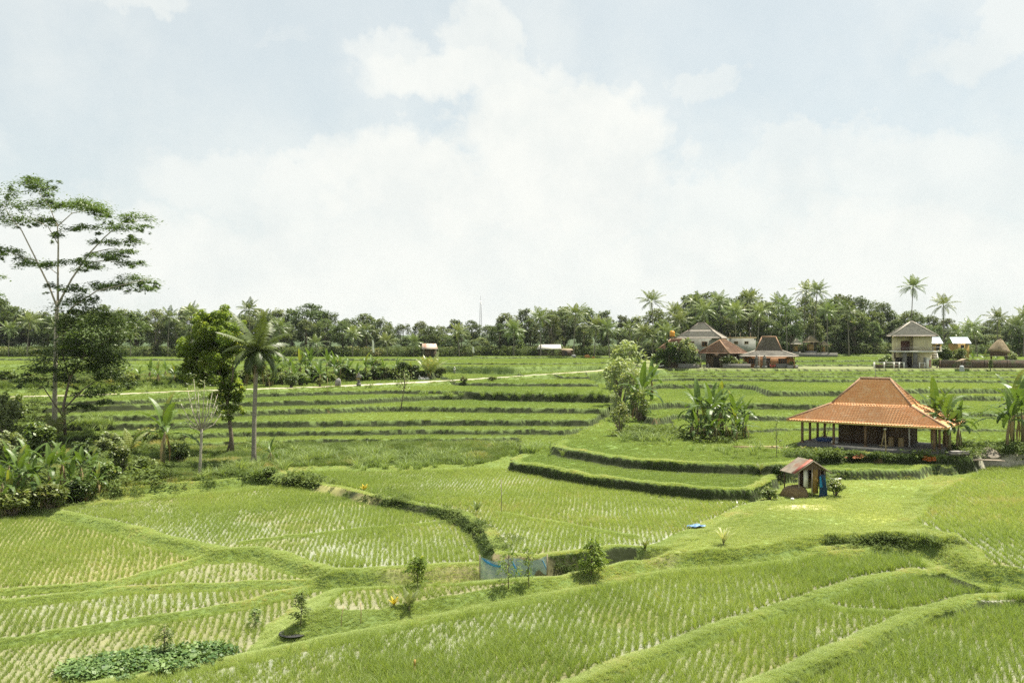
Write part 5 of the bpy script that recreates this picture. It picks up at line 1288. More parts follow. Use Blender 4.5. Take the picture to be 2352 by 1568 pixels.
# --- field hut
def field_hut():
    o = Vector((23.0, 69.6, CAMZ - 12.05)); T = thing('field_hut', 'small open field hut with rust striped tin gable roof above a hay heap', 'hut', o, math.radians(14), None, .94)
    Wd, L, ez, rz_ = 1.62, 1.1, 2.05, 3.05      # half width, half depth
    def roof_side(s):
        mb = MB(); n = 40
        a = Vector((0, -L, rz_)); b = Vector((s * (Wd + .1), -L, ez - .05)); V = []
        for j in range(n + 1):
            y = -L + 2 * L * j / n; w = .022 * math.cos(j * math.pi * .8)
            for q in (0, .5, 1): V.append((s * (Wd + .1) * q, y, rz_ + (ez - .05 - rz_) * q + w))
        F_ = []
        for j in range(n):
            for q in range(2): k = j * 3 + q; F_.append((k, k + 1, k + 4, k + 3) if s < 0 else (k + 3, k + 4, k + 1, k))
        mb.add(V, F_); return mb
    rf = roof_side(-1).build('roof', TIN, T); roof_side(1).build('roof', TIN, T)
    MB().slab([(-.02, -L - .03, rz_ + .04), (-.02, -L + .42, rz_ + .04), (-Wd - .1, -L + .42, ez - .005), (-Wd - .1, -L - .03, ez - .005)][::-1], .02).build('rusty_sheet', TINR, T)
    br = MB()
    for y in (-L - .02, L): br.bar((0, y, rz_ - .05), (-Wd - .1, y, ez - .1), .05, .09); br.bar((0, y, rz_ - .05), (Wd + .1, y, ez - .1), .05, .09)
    br.build('barge_board', WOODG, T)
    MB().add([(-1.25, -L + .1, 2.28), (1.25, -L + .1, 2.28), (0, -L + .1, rz_ - .1)], [(0, 1, 2)]).build('gable_board', WOODD, T)
    for (x, y, h, m) in [(-1.35, 1.0, 2.15, WOODD), (-1.15, -.85, 2.3, WOODG), (.0, -.95, 2.6, WOODG), (.75, -.95, 2.4, WOODD), (1.2, -.9, 2.25, WOODG), (1.3, 1.0, 2.15, WOODD), (.0, 1.0, 2.9, WOODD)]: MB().tube([(x, y, -.2), (x, y, h)], .055, 7).build('post', m, T)
    MB().add([(-.55, -.6, .85), (-.12, -.6, .65), (-.12, -.6, 2.3), (-.55, -.6, 2.3), (-.55, -.57, .85), (-.12, -.57, .65), (-.12, -.57, 2.3), (-.55, -.57, 2.3)], [(0, 1, 2, 3), (7, 6, 5, 4), (0, 4, 5, 1), (1, 5, 6, 2), (3, 2, 6, 7), (0, 3, 7, 4)]).build('white_panel', WHITE, T)
    MB().box((.32, -.97, 1.3), (.46, .04, 2.0)).build('yellow_panel', mat('yellow_panel', (.26, .17, .035), (.17, .10, .03), 3, .8), T)
    MB().box((1.32, .1, 1.5), (.05, 1.9, 1.2)).build('side_panel', WOODD, T); MB().box((.6, .98, 1.25), (1.3, .05, 1.7)).build('back_panel', WOODD, T)
    # cloths hanging from the hut
    def drape(name, x0, x1, z0, z1, y, col, lab, cat='cloth'):
        mb = MB(); nx, nz = 14, 8
        for i in range(nx + 1):
            for j in range(nz + 1):
                q = j / nz; sp = .55 + .45 * q; xm = (x0 + x1) / 2; x = xm + (x0 - xm + (x1 - x0) * i / nx) * sp
                mb.v.append((x, y - .06 - .07 * math.sin(i * 1.7) * (.3 + q) - .12 * q, z0 + (z1 - z0) * q))
        for i in range(nx):
            for j in range(nz): k = i * (nz + 1) + j; mb.f.append((k, k + 1, k + nz + 2, k + nz + 1))
        ob = mb.build(name, col, None, T.location, T.rotation_euler.z, smooth=True); tag(ob, lab, cat)
    drape('dark_cloth', .42, 1.25, 1.75, .02, -1.0, mat('navy_cloth', (.018, .05, .10), (.012, .025, .06), 3, .85, c3=(.02, .10, .18), s3=1.5), 'dark blue cloth hanging to the ground at the front of the field hut')
    drape('cyan_cloth', .40, .62, 1.65, .85, -1.16, mat('cyan_cloth', (.03, .30, .50), (.03, .24, .42), 3, .8), 'bright cyan strip of cloth hanging over the dark blue cloth of the hut')
    # hay
    mb = MB(); n = 30; M_ = 10
    for i in range(M_ + 1):
        for j in range(n):
            q = i / M_; a = j * 2 * math.pi / n; rad = math.cos(q * math.pi / 2) ** .7; k = 1 + .16 * (fbm(np.array([math.cos(a) * 2 + 5]), np.array([math.sin(a) * 2 + q * 3]), 7)[0] - .5) * 2
            mb.v.append((1.05 * rad * k * math.cos(a), .85 * rad * k * math.sin(a), .92 * math.sin(q * math.pi / 2) * k - .05))
    for i in range(M_):
        for j in range(n): mb.f.append((i * n + j, i * n + (j + 1) % n, (i + 1) * n + (j + 1) % n, (i + 1) * n + j))
    ob = mb.build('hay_heap', HAY, None, o + Vector((-1.05, -.55, 0)), smooth=True); tag(ob, 'brown heap of hay under the left side of the field hut', 'heap')
    k = hit(1920, 1108); t = thing('bench', 'small pale wooden bench on the grass right of the field hut', 'bench', k, .25)
    MB().box((-.2, 0, .34), (.42, .3, .05), M=Matrix.Rotation(.12, 3, 'Y')).build('seat', WHITE, t); MB().box((.26, 0, .33), (.42, .3, .05), M=Matrix.Rotation(-.08, 3, 'Y')).build('seat', WHITE, t)
    for x in (-.3, .35): MB().box((x, 0, .15), (.06, .24, .32)).build('leg', WOODG, t)
    k = hit(1820, 1149); ob = MB().lathe([(.02, 0), (.12, .02), (.15, .1), (.1, .19), (.02, .2)], k, 10).build('white_bag', WHITE, None, smooth=True); tag(ob, 'small crumpled white bag in the grass before the hay heap', 'bag')
field_hut()

# --- blue net, tarpaulin, stakes, basin
def small_field_things():
    NETM, N, b, out = new_mat('blue_net')
    b.inputs['Base Color'].default_value = (.16, .27, .31, 1); b.inputs['Roughness'].default_value = .6
    tc = N.new('ShaderNodeTexCoord'); n = N.new('ShaderNodeTexNoise', i_Scale=3.0, i_Detail=4.0); N.link(tc.outputs['Object'], n.inputs['Vector'])
    N.link(N.mix(N.maprange(n.outputs[0], .35, .65), (.24, .37, .42), (.40, .52, .50)), b.inputs['Base Color'])
    tr = N.new('ShaderNodeBsdfTransparent'); ms = N.new('ShaderNodeMixShader', i_0=.30); N.link(b.outputs[0], ms.inputs[1]); N.link(tr.outputs[0], ms.inputs[2]); N.link(ms.outputs[0], out.inputs[0])
    pa, pb = hit(1102, 1334), hit(1257, 1320); T = thing('net_screen', 'blue green net screen stretched low between stakes at the end of the middle paddy', 'net', pa)
    d = pb - pa; ka = pa.y / F
    H0 = 56 * ka; H1 = 42 * ka; mb = MB(); nx, nz = 30, 8
    def sh(q, s):
        sag = -.30 * math.sin(q * math.pi * 1.9 + .2) ** 2 * s
        p = d * q; return (p.x + .05 * math.sin(q * 23), p.y - .35 * math.sin(q * math.pi) + .06 * math.sin(q * 31 + s * 3), p.z + (H0 + (H1 - H0) * q) * s + sag * .7)
    for i in range(nx + 1):
        for j in range(nz + 1): mb.v.append(sh(i / nx, j / nz))
    for i in range(nx):
        for j in range(nz): k = i * (nz + 1) + j; mb.f.append((k, k + nz + 1, k + nz + 2, k + 1))
    mb.build('net', NETM, T, smooth=True)
    bf = mat('blue_fold', (.04, .22, .46), (.05, .28, .52), 4, .6)
    for (q0, q1, s0, s1, w) in [(.02, .30, .98, .80, .16), (.47, .56, .95, .25, .09), (.90, .99, .92, .3, .08)]:
        m = MB(); n_ = 8
        for i in range(n_ + 1):
            t = i / n_; q = q0 + (q1 - q0) * t; s = s0 + (s1 - s0) * t
            a = Vector(sh(q, s)); b_ = Vector(sh(min(1, q + w * .35), max(.02, s - w))); m.v += [tuple(a + Vector((0, -.03, 0))), tuple((a + b_) / 2 + Vector((0, -.06, 0))), tuple(b_ + Vector((0, -.03, 0)))]
        for i in range(n_):
            for j in (0, 1): k = 3 * i + j; m.f.append((k, k + 1, k + 4, k + 3))
        m.build('blue_fold', bf, T, smooth=True)
    for q, h in ((0, H0 + .1), (.52, H0 * .75), (1, H1 + .1)): MB().tube([tuple(d * q + Vector((0, 0, -.2))), tuple(d * q + Vector((0, 0, h)))], .03, 6).build('stake', WOODG, T)
    k = hit(1597, 1213); mb = MB(); n = 12
    for i in range(n + 1):
        for j in range(6): mb.v.append((-.55 + 1.1 * i / n + .12 * math.sin(j * 2), -.25 + .5 * j / 5 + .1 * math.sin(i), .09 + .10 * math.sin(i * 1.3) * math.sin(j * 1.1)))
    for i in range(n):
        for j in range(5): q = i * 6 + j; mb.f.append((q, q + 6, q + 7, q + 1))
    ob = mb.build('tarpaulin', mat('blue_tarp', (.10, .20, .36), (.15, .26, .42), 3, .5), None, k + Vector((0, 0, .08)), .25, smooth=True); tag(ob, 'small crumpled blue tarpaulin lying at the meadow edge', 'tarpaulin')
    for (u, v, top, rad, m, lab) in [(1151, 1182, 1100, .025, WOODG, 'tall thin grey stick standing in the middle paddy'), (783, 1438, 1392, .02, BAMB, 'thin crooked pale stick on the near bund left of the straight one'), (828, 1430, 1384, .022, BAMB, 'thin straight pale stick on the near bund'), (752, 908, 868, .03, BAMB, 'pale bamboo pole leaning on the terrace below the path')]:
        k = hit(u, v); h = (v - top) * k.y / F; mb = MB().tube([(0, 0, -.2), (.03, 0, h * .5), (.0 if rad > .021 else .12, 0, h)], rad, 6); ob = mb.build('stick', m, None, k); tag(ob, lab, 'stick')
    y = 34.5; p = at(952, y); h = zat(1514, y) - p.z; t = thing('stake', 'stout brown and yellow stake at the bottom edge in the nearest paddy', 'stake', p)
    MB().tube([(0, 0, -.2), (.0, 0, h * .55)], .05, 8).build('shaft', mat('stake_brown', (.16, .09, .04), (.12, .07, .03), 6, .7), t); MB().tube([(0, 0, h * .55), (.02, 0, h)], [.05, .04], 8).build('tip', mat('stake_yellow', (.42, .28, .06), (.3, .2, .05), 6, .7), t)
    k = hit(670, 1462); t = thing('disc', 'dark round shallow basin lying in the straw of the near bund', 'disc', k + Vector((0, .3, -.01)))  # dark round disc, only slightly raised at its edge
    MB().lathe([(0, 0), (.50, 0), (.62, .07), (.58, .07), (.5, .02), (0, .02)], n=28).build('disc_face', mat('disc_dark', (.035, .05, .02), (.025, .03, .015), 6, .8), t, smooth=True)
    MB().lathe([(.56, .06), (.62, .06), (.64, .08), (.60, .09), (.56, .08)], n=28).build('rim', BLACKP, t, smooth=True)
small_field_things()

# --- houses of the hamlet
def window(T, c, w, h, rz=0, m=WOODO, panes=2):
    """a window proud of a front (-y) or side wall"""
    R = Matrix.Rotation(rz, 3, 'Z'); f = MB(); c = Vector(c)
    for (dx, dz, ww, hh) in ((0, h / 2, w + .12, .09), (0, -h / 2, w + .12, .09), (-w / 2, 0, .09, h - .09), (w / 2, 0, .09, h - .09)) + tuple((-w / 2 + w * (i + 1) / panes, 0, .06, h - .09) for i in range(panes - 1)):
        f.box(c + R @ Vector((dx, -.06, dz)), (ww, .1, hh), rz=rz)
    fr = f.build('window', m, T); MB().box(c + R @ Vector((0, -.03, 0)), (w, .03, h), rz=rz).build('pane', DARK, fr)
def box_walls(T, L, W, h, m, z0=-.6): MB().box((0, 0, (h + z0) / 2), (2 * L, 2 * W, h - z0)).build('wall', m, T)

def hamlet():
    p = at(1612, 238); T = thing('house', 'house with a broad pale grey hipped roof behind the brown roofed pair', 'house', p, math.radians(-24))
    e = zat(776, 238) - p.z; box_walls(T, 5.0, 3.6, e, PLAST); hip_roof(T, 'roof', [(6.0, 4.6, e), (3.2, 2.2, e + 1.9), (.9, 0, e + 3.9)], TILE_GR, .4, .0, 0, .04, .14, TILE_DK)
    window(T, (1.5, -3.6, e - 1.6), 1.4, 1.2); window(T, (-2, -3.6, e - 1.6), 1.4, 1.2)
    p = at(1556, 208); T = thing('house', 'leftmost brown tiled house of the hamlet half hidden by pale shrubs', 'house', p, math.radians(-18))
    e = zat(806, 208) - p.z; box_walls(T, 3.5, 2.8, e, mat('ochre_plaster', (.24, .175, .09), (.18, .13, .07), 2, .9)); hip_roof(T, 'roof', [(4.5, 3.8, e), (1.5, 0, e + 2.7)], TILE_BR, .3, .3, .03, .05, .14)
    MB().box((-2.2, -2.86, 1.2), (1.2, .12, 2.4)).build('door', DARK, T); MB().box((-3.4, -2.9, e / 2), (.5, .4, e)).build('pillar', BRICKW, T); window(T, (.8, -2.8, 1.6), 1.3, 1.3, m=WOODD)
    p = at(1660, 208); T = thing('house', 'brown tiled house with a mottled rusty roof in the middle of the hamlet', 'house', p, math.radians(44))
    e = zat(811, 206) - p.z; box_walls(T, 2.6, 2.9, e, mat('brown_plaster', (.16, .11, .07), (.11, .08, .05), 2, .9)); hip_roof(T, 'roof', [(3.9, 4.2, e), (1.3, 0.0, e + 3.0)], mat('rusty_tiles', (.26, .145, .09), (.17, .105, .07), 1.3, .85, c3=(.36, .24, .165), s3=.8), .3, .3, .03, .05, .14)
    for (x, y) in ((-3.5, -3.8), (3.5, -3.8), (-3.5, 3.8)): MB().box((x, y, e / 2 - .3), (.35, .35, e + .55)).build('pillar', CREAM, T)
    MB().box((-2.66, 0, 1.2), (.1, 1.6, 2.4)).build('door', DARK, T); window(T, (0, -2.9, 1.5), 1.4, 1.4, m=WOODD)
    # timber joglo house
    p = at(1766, 207); T = thing('house', 'timber house with a steep dark tiled middle roof and broad grey skirt roof', 'house', p, math.radians(-17))
    e = zat(818, 204) - p.z; L, W = 5.4, 3.6; box_walls(T, L, W, e, WOODO)
    hip_roof(T, 'roof', [(6.6, 4.7, e), (3.0, 1.6, e + 1.25)], TILE_GR, .4, 0, 0, .04, .12, TILE_GR); hip_roof(T, 'upper_roof', [(2.95, 1.7, e + 1.2), (1.55, .0, e + 4.4)], TILE_DK, .3, .3, .03, .05, .14, CAP)
    window(T, (-3.6, -W, 1.5), 1.7, 1.3, panes=3); window(T, (3.1, -W, 1.5), 1.9, 1.4, panes=4); window(T, (L, .2, 1.5), 1.2, 1.2, math.pi / 2)
    MB().box((-.3, -W - .04, 1.1), (1.3, .1, 2.2)).build('door', WOODD, T); MB().box((-.3, -W - .05, 2.26), (1.6, .14, .14)).build('lintel', WOODD, T)
    for x in (-5.6, 5.6): MB().box((x, -W - .6, e / 2), (.2, .2, e)).build('post', WOODO, T)
    # carved gate pillars
    for i, (u, lab) in enumerate([(1738, 'dark carved stone gate pillar left of the timber house door'), (1756, 'dark carved stone gate pillar right of the timber house door')]):
        p = at(u, 201.6); t = thing('gate_pillar', lab, 'gate pillar', p, 0, 'gate pillars of the timber house')
        MB().box((0, 0, .25), (.95, .8, .7)).build('plinth', STONE, t); MB().box((0, 0, 1.4), (.6, .55, 1.6)).box((0, 0, 1.0), (.72, .66, .12)).box((0, 0, 1.7), (.72, .66, .12)).build('shaft', STONE, t)
        MB().box((0, 0, 2.27), (.85, .75, .16)).box((0, 0, 2.45), (.6, .55, .22)).box((0, 0, 2.67), (.36, .34, .22)).lathe([(.16, 2.76), (.2, 2.86), (.1, 3.0), (.02, 3.15)], n=8).build('cap', STONE, t)
    p = at(1745, 200.9); t = thing('flag_pole', 'thin white pole standing between the gate pillars', 'pole', p); MB().tube([(0, 0, 0), (0, 0, 3.2)], .035, 6).build('shaft', WHITE, t); MB().lathe([(.01, 3.2), (.07, 3.26), (.01, 3.34)], n=8).build('knob', WHITE, t)
    # pale parapet building
    p = at(1702, 245); T = thing('building', 'low pale plastered building with a tan parapet behind the hamlet', 'building', p, math.radians(-6)); h = zat(775, 245) - p.z
    MB().box((0, 0, h / 2 - .5), (7.0, 6, h + .6)).build('wall', PLAST, T); MB().box((0, 0, h - .1), (7.3, 6.3, .3)).build('parapet', mat('tan_plaster', (.46, .36, .20), (.38, .29, .16), 2, .9), T)
    for x in (-1.8, 1.0): window(T, (x, -3.0, h - 1.4), 1.0, .7, m=mat('tan_wood', (.42, .28, .12), (.3, .2, .09), 4, .7))
    for x in (-3.0, -.2, 2.6): MB().tube([(x, 0, h), (x, 0, h + 1.3)], .06, 6).build('post', WOODG, T)
    # water tank on its tower
    p = at(1544, 216); T = thing('water_tank', 'orange water tank on a slim tower above the leftmost brown roof', 'water tank', p); z1 = zat(773, 216) - p.z; z2 = zat(759, 216) - p.z; hh = z2 - z1
    om = mat('orange_tank', (.62, .30, .02), (.52, .24, .02), 3, .45); R = .62
    MB().lathe([(.0, z1), (R, z1), (R, z1 + hh * .2), (R * 1.04, z1 + hh * .23), (R, z1 + hh * .26), (R, z1 + hh * .5), (R * 1.04, z1 + hh * .53), (R, z1 + hh * .56), (R, z1 + hh * .78), (R * .75, z1 + hh * .92), (R * .35, z1 + hh * .96), (0, z1 + hh * .96)], n=20).build('tank', om, T, smooth=True)
    MB().lathe([(0, z1 + hh * .96), (R * .34, z1 + hh * .96), (R * .34, z1 + hh * 1.02), (0, z1 + hh * 1.03)], n=14).build('lid', om, T)
    MB().box((0, 0, z1 - .08), (1.6, 1.6, .14)).build('platform', WOODD, T)
    for x, y in ((-.6, -.6), (.6, -.6), (.6, .6), (-.6, .6)): MB().tube([(x, y, -.2), (x * .9, y * .9, z1 - .15)], .07, 6).build('leg', METAL, T)
    # two storey house
    p = at(2094, 207); T = thing('house', 'two storey cream house with a grey hipped roof and balcony', 'house', p, math.radians(-16)); z2 = zat(771, 205) - p.z; z1 = zat(807, 205) - p.z
    L, W = 3.9, 3.2
    MB().box((1.9, .2, z1 / 2 - .3), (3.9, 5.6, z1 + .5)).build('lower_wall', CREAM, T); MB().box((-2.0, 1.2, z1 / 2 - .3), (3.88, 3.6, z1 + .5)).build('lower_wall', CREAM, T)
    MB().box((-.1, -.3, z1), (8.6, 7.6, .28)).build('floor_slab', WHITE, T)
    hgt = z2 - z1
    MB().box((1.95, -.1, z1 + hgt / 2 + .06), (3.8, 6.0, hgt)).build('upper_wall', CREAM, T); MB().box((-2.0, 1.0, z1 + hgt / 2 + .06), (3.88, 3.8, hgt - .02)).build('upper_wall', CREAM, T)
    MB().box((-1.5, -.95, z1 + 1.3), (1.9, .1, 2.3)).build('door', mat('dark_red_wood', (.10, .035, .02), (.07, .025, .015), 4, .7), T); MB().box((-3.6, -2.9, z1 + hgt / 2), (.3, .3, hgt - .3)).build('post', CREAM, T)
    MB().box((-2.9, -.66, 1.2), (1.5, .1, 2.4)).build('door', DARK, T); MB().box((-.6, -.68, 1.3), (1.2, .1, 2.6)).build('door', DARK, T); MB().box((2.6, -2.66, 1.6), (.9, .08, 1.6)).build('shutter', PLAST, T)
    rl = MB().box((0, -3.95, z1 + .95), (8.3, .05, .06)).box((4.1, -.6, z1 + .95), (.05, 6.6, .06))
    for i in range(28): rl.box((-4.1 + i * .304, -3.95, z1 + .55), (.03, .03, .8))
    for i in range(20): rl.box((4.1, -3.6 + i * .33, z1 + .55), (.03, .03, .8))
    rl.build('railing', METAL, T)
    hip_roof(T, 'roof', [(4.9, 4.4, z2 - .05), (.3, 0, z2 + 3.15)], TILE_GR, .35, 0, 0, .04, .16, TILE_GR)
    for x in (-2.0, .25): MB().box((x, -3.3, z1 / 2 - .25), (.85, .8, z1 + .22)).box((x, -3.3, .3), (1.05, 1.0, .8)).build('pillar', STONE, T)
    MB().box((-4.1, -3.6, z1 - .9), (.35, .35, 1.5)).build('bracket', WOODD, T)
    st = MB()
    for i in range(9): st.box((5.0 + .0 * i, 1.2 - i * .42, z1 - .2 - i * (z1 - .3) / 9), (1.1, .44, .14))
    st.bar((5.58, 1.4, z1 - .2), (5.58, -2.4, .3), .1, .3); st.box((5.4, 1.9, z1 + .02), (2.6, 1.6, .2)); st.build('staircase', WHITE, T)
    sr = MB(); 
    for i in range(5): sr.box((6.6, 2.6 - i * .3, z1 + .55), (.05, .05, .9))
    sr.box((5.6, 1.15, z1 + 1.0), (2.1, .06, .07)).box((6.6, 1.9, z1 + 1.0), (.06, 1.5, .07)); sr.build('stair_rail', WHITE, T)
    # garden fence before it
    a = at(2008, 201.9); b = at(2076, 201.9); t = thing('fence', 'low fence with white posts and rails before the two storey house', 'fence', a); d = b - a
    for q in (0, .33, .66, .84, 1): MB().box(tuple(d * q + Vector((0, 0, .65))), (.28, .28, 1.5)).build('post', WHITE, t)
    MB().bar(tuple(Vector((.15, 0, 1.3))), tuple(d + Vector((-.15, 0, 1.3))), .16, .14).build('rail', WHITE, t); MB().bar(tuple(Vector((.15, 0, .45))), tuple(d + Vector((-.15, 0, .45))), .12, .9).build('panel', BRICKW, t)
    a = at(2112, 201.9); b = at(2136, 201.9); t = thing('fence', 'short white railed fence right of the stone pillars of the two storey house', 'fence', a); d = b - a
    for q in (0, .5, 1): MB().box(tuple(d * q + Vector((0, 0, .65))), (.2, .2, 1.4)).build('post', WHITE, t)
    MB().bar((.1, 0, 1.2), tuple(d + Vector((-.1, 0, 1.2))), .1, .1).build('rail', WHITE, t)
    p = at(2132, 201.4); t = thing('gate_post', 'white gate post with reddish carving at the stair foot of the two storey house', 'gate post', p); MB().box((0, 0, 1.05), (.75, .5, 2.3)).build('shaft', WHITE, t); MB().box((.25, -.27, 1.1), (.25, .06, 1.7)).build('carving', TINR, t); MB().box((0, 0, 2.27), (.9, .62, .16)).build('cap', WHITE, t)
    # dark wall
    a = at(2158, 203); b = at(2470, 203); h = 1.95; t = thing('garden_wall', 'long dark mossy wall running right from the two storey house', 'wall', a); d = b - a
    MB().bar((0, 0, h / 2 - .2), tuple(d + Vector((0, 0, h / 2 - .2))), .3, h + .1).build('wall_face', BRICKW, t); MB().bar((0, 0, h - .1), tuple(d + Vector((0, 0, h - .1))), .42, .12).build('coping', STONE, t)
    for i in range(7): MB().box(tuple(d * (i / 6) + Vector((0, -.2, h / 2 - .1))), (.4, .2, h)).build('pier', BRICKW, t)
    # low walls before hamlet
    for i, (u0, u1, lab) in enumerate([(1558, 1606, 'low dark garden wall before the pale shrubs of the hamlet'), (1660, 1724, 'low dark garden wall left of the carved gate pillars'), (1782, 1812, 'low dark garden wall right of the parked motorbike')]):
        a = at(u0, 202.2); b = at(u1, 202.2); t = thing('garden_wall', lab, 'wall', a); d = b - a
        MB().bar((0, 0, .4), tuple(d + Vector((0, 0, .4))), .25, 1.1).build('wall_face', STONE, t); MB().bar((0, 0, .98), tuple(d + Vector((0, 0, .98))), .34, .1).build('coping', CONC, t)
    p = at(1820, 201.8); t = thing('planter', 'pale planter box with yellow green plants at the corner of the timber house', 'planter', p); MB().box((0, 0, .3), (2.4, .8, .8)).build('box', CONC, t); 
    k = link('plants', SHR[0][1], LF_SHRUB, t); k.location = (0, 0, .6); k.scale = (1.1, .4, .7)
    # sheds with tin roofs
    for (u, y, w, lab) in [(2146, 245, 2.6, 'pale blue tin roofed shed peeping out right of the two storey house'), (2202, 245, 4.4, 'pale blue tin roofed shed behind the banana plants at right')]:
        p = at(u, y); T = thing('shed', lab, 'shed', p, math.radians(-6)); e = zat(788, y) - p.z; tp = zat(774, y) - p.z; hw = w / 2
        MB().box((0, 0, e / 2 - .2), (w * .94, 3.6, e + .2)).build('wall', mat('ochre_wall', (.40, .26, .07), (.26, .17, .06), 2, .9), T)
        rb = MB(); n = 30
        for j in range(n + 1):
            x = -hw - .2 + (w + .4) * j / n; q = .03 * math.cos(j * math.pi); rb.v += [(x, -2.3, e + .02 + q), (x, .1, tp + q), (x, 2.4, e + .02 + q)]
        for j in range(n):
            for q in (0, 1): k = 3 * j + q; rb.f.append((k, k + 3, k + 4, k + 1))
        rb.build('roof', mat('pale_tin', (.38, .44, .47), (.33, .38, .42), 2, .4, metal=.2), T); MB().box((.3, -1.83, e / 2), (.9, .1, e * .8)).build('door', DARK, T)
    # thatched hut
    p = at(2294, 214); T = thing('thatched_hut', 'raised hut with a lopsided thatched roof behind the dark wall', 'hut', p, math.radians(-32)); e = zat(805, 214) - p.z; tp = zat(777, 214) - p.z
    rb = MB(); n = 24; rr_ = np.random.default_rng(5)
    for i in range(7):
        q = i / 6
        for j in range(n):
            a = j * 2 * math.pi / n; sag = 1 + .05 * math.sin(a * 5 + i) + rr_.normal(0, .02)
            rad = (1 - q) ** .75; z = e + (tp - e) * q - .55 * (1 - q) * max(0, math.cos(a)) + rr_.normal(0, .03)
            rb.v.append((.35 * q + 2.5 * rad * sag * math.cos(a) * (1 if q < 1 else .3), 1.9 * rad * sag * math.sin(a), z))
    for i in range(6):
        for j in range(n): rb.f.append((i * n + j, i * n + (j + 1) % n, (i + 1) * n + (j + 1) % n, (i + 1) * n + j))
    ro = rb.build('roof', THATCH, T, smooth=True); md = ro.modifiers.new('thick', 'SOLIDIFY'); md.thickness = .25; md.offset = -1
    MB().box((0, 0, e - .5), (3.6, 2.6, 1.4)).build('wall', WOODD, T); MB().box((0, 0, e - 1.25), (4.0, 3.0, .14)).build('floor', WOODG, T)
    for x, y in ((-1.6, -1.2), (1.6, -1.2), (1.6, 1.2), (-1.6, 1.2)): MB().tube([(x, y, -.3), (x, y, e - 1.3)], .1, 7).build('leg', WOODD, T)
    # stall frame and bundle by the ledge
    p = at(2215, 199); T = thing('stall', 'spindly open stall frame with thin gable roof beside the ledge', 'stall', p, .1); 
    for x in (-1.3, 1.3):
        for y in (-.5, .5): MB().tube([(x, y, -.3), (x, y, 1.7)], .05, 6).build('post', WOODG, T)
    MB().slab([(-1.7, -.8, 1.65), (0, -.8, 2.25), (0, .8, 2.25), (-1.7, .8, 1.65)], .06).slab([(0, -.8, 2.25), (1.7, -.8, 1.65), (1.7, .8, 1.65), (0, .8, 2.25)], .06).build('roof', THATCH, T); MB().box((0, 0, .7), (2.6, 1.0, .06)).build('counter', WOODG, T)
    p = at(2209, 196.5); ob = MB().lathe([(.05, -.2), (.5, .0), (.55, .45), (.42, .9), (.5, 1.15), (.28, 1.45), (.03, 1.5)], n=14).build('bundle', mat('grey_sheet', (.42, .44, .44), (.30, .32, .33), 3, .8), None, p, smooth=True); tag(ob, 'grey covered bundle standing before the stall frame', 'bundle')
    # shrine
    for i, (u, w, v0, v1, lab) in enumerate([(1862, 4.2, 772, 786, 'larger shrine pavilion with dark pointed thatch at the wood edge'), (1829, 2.8, 779, 790, 'smaller shrine with a pale roof left of the larger shrine'), (1892, 2.4, 784, 792, 'small dark shrine right of the larger shrine')]):
        y = 282; p = at(u, y); T = thing('shrine', lab, 'shrine', p, .1); tp = zat(v0, y) - p.z; e = zat(v1, y) - p.z
        hip_roof(T, 'roof', [(w / 2, w / 2 * .9, e), (w * .08, 0, tp)], THATCH if i != 1 else TILE_GR, .4, 0, 0, .04, .1, TILE_DK)
        MB().box((0, 0, e * .2), (w * .7, w * .7, e * .45)).build('base', STONE, T)
        for x, q in ((-1, -1), (1, -1), (1, 1), (-1, 1)): MB().box((x * w * .3, q * w * .3, e * .7), (.16, .16, e * .62)).build('post', WOODD, T)
        MB().box((0, .3, e * .66), (w * .4, w * .3, e * .45)).build('altar', mat('gilt', (.42, .28, .08), (.25, .13, .05), 4, .6), T)
    a = at(1818, 279); b = at(1924, 279); t = thing('shrine_wall', 'low grey stone wall in front of the shrines', 'wall', a); d = b - a
    MB().bar((0, 0, .6), tuple(d + Vector((0, 0, .6))), .3, 1.5).build('wall_face', STONE, t); MB().bar((0, 0, 1.4), tuple(d + Vector((0, 0, 1.4))), .42, .12).build('coping', CONC, t)
hamlet()

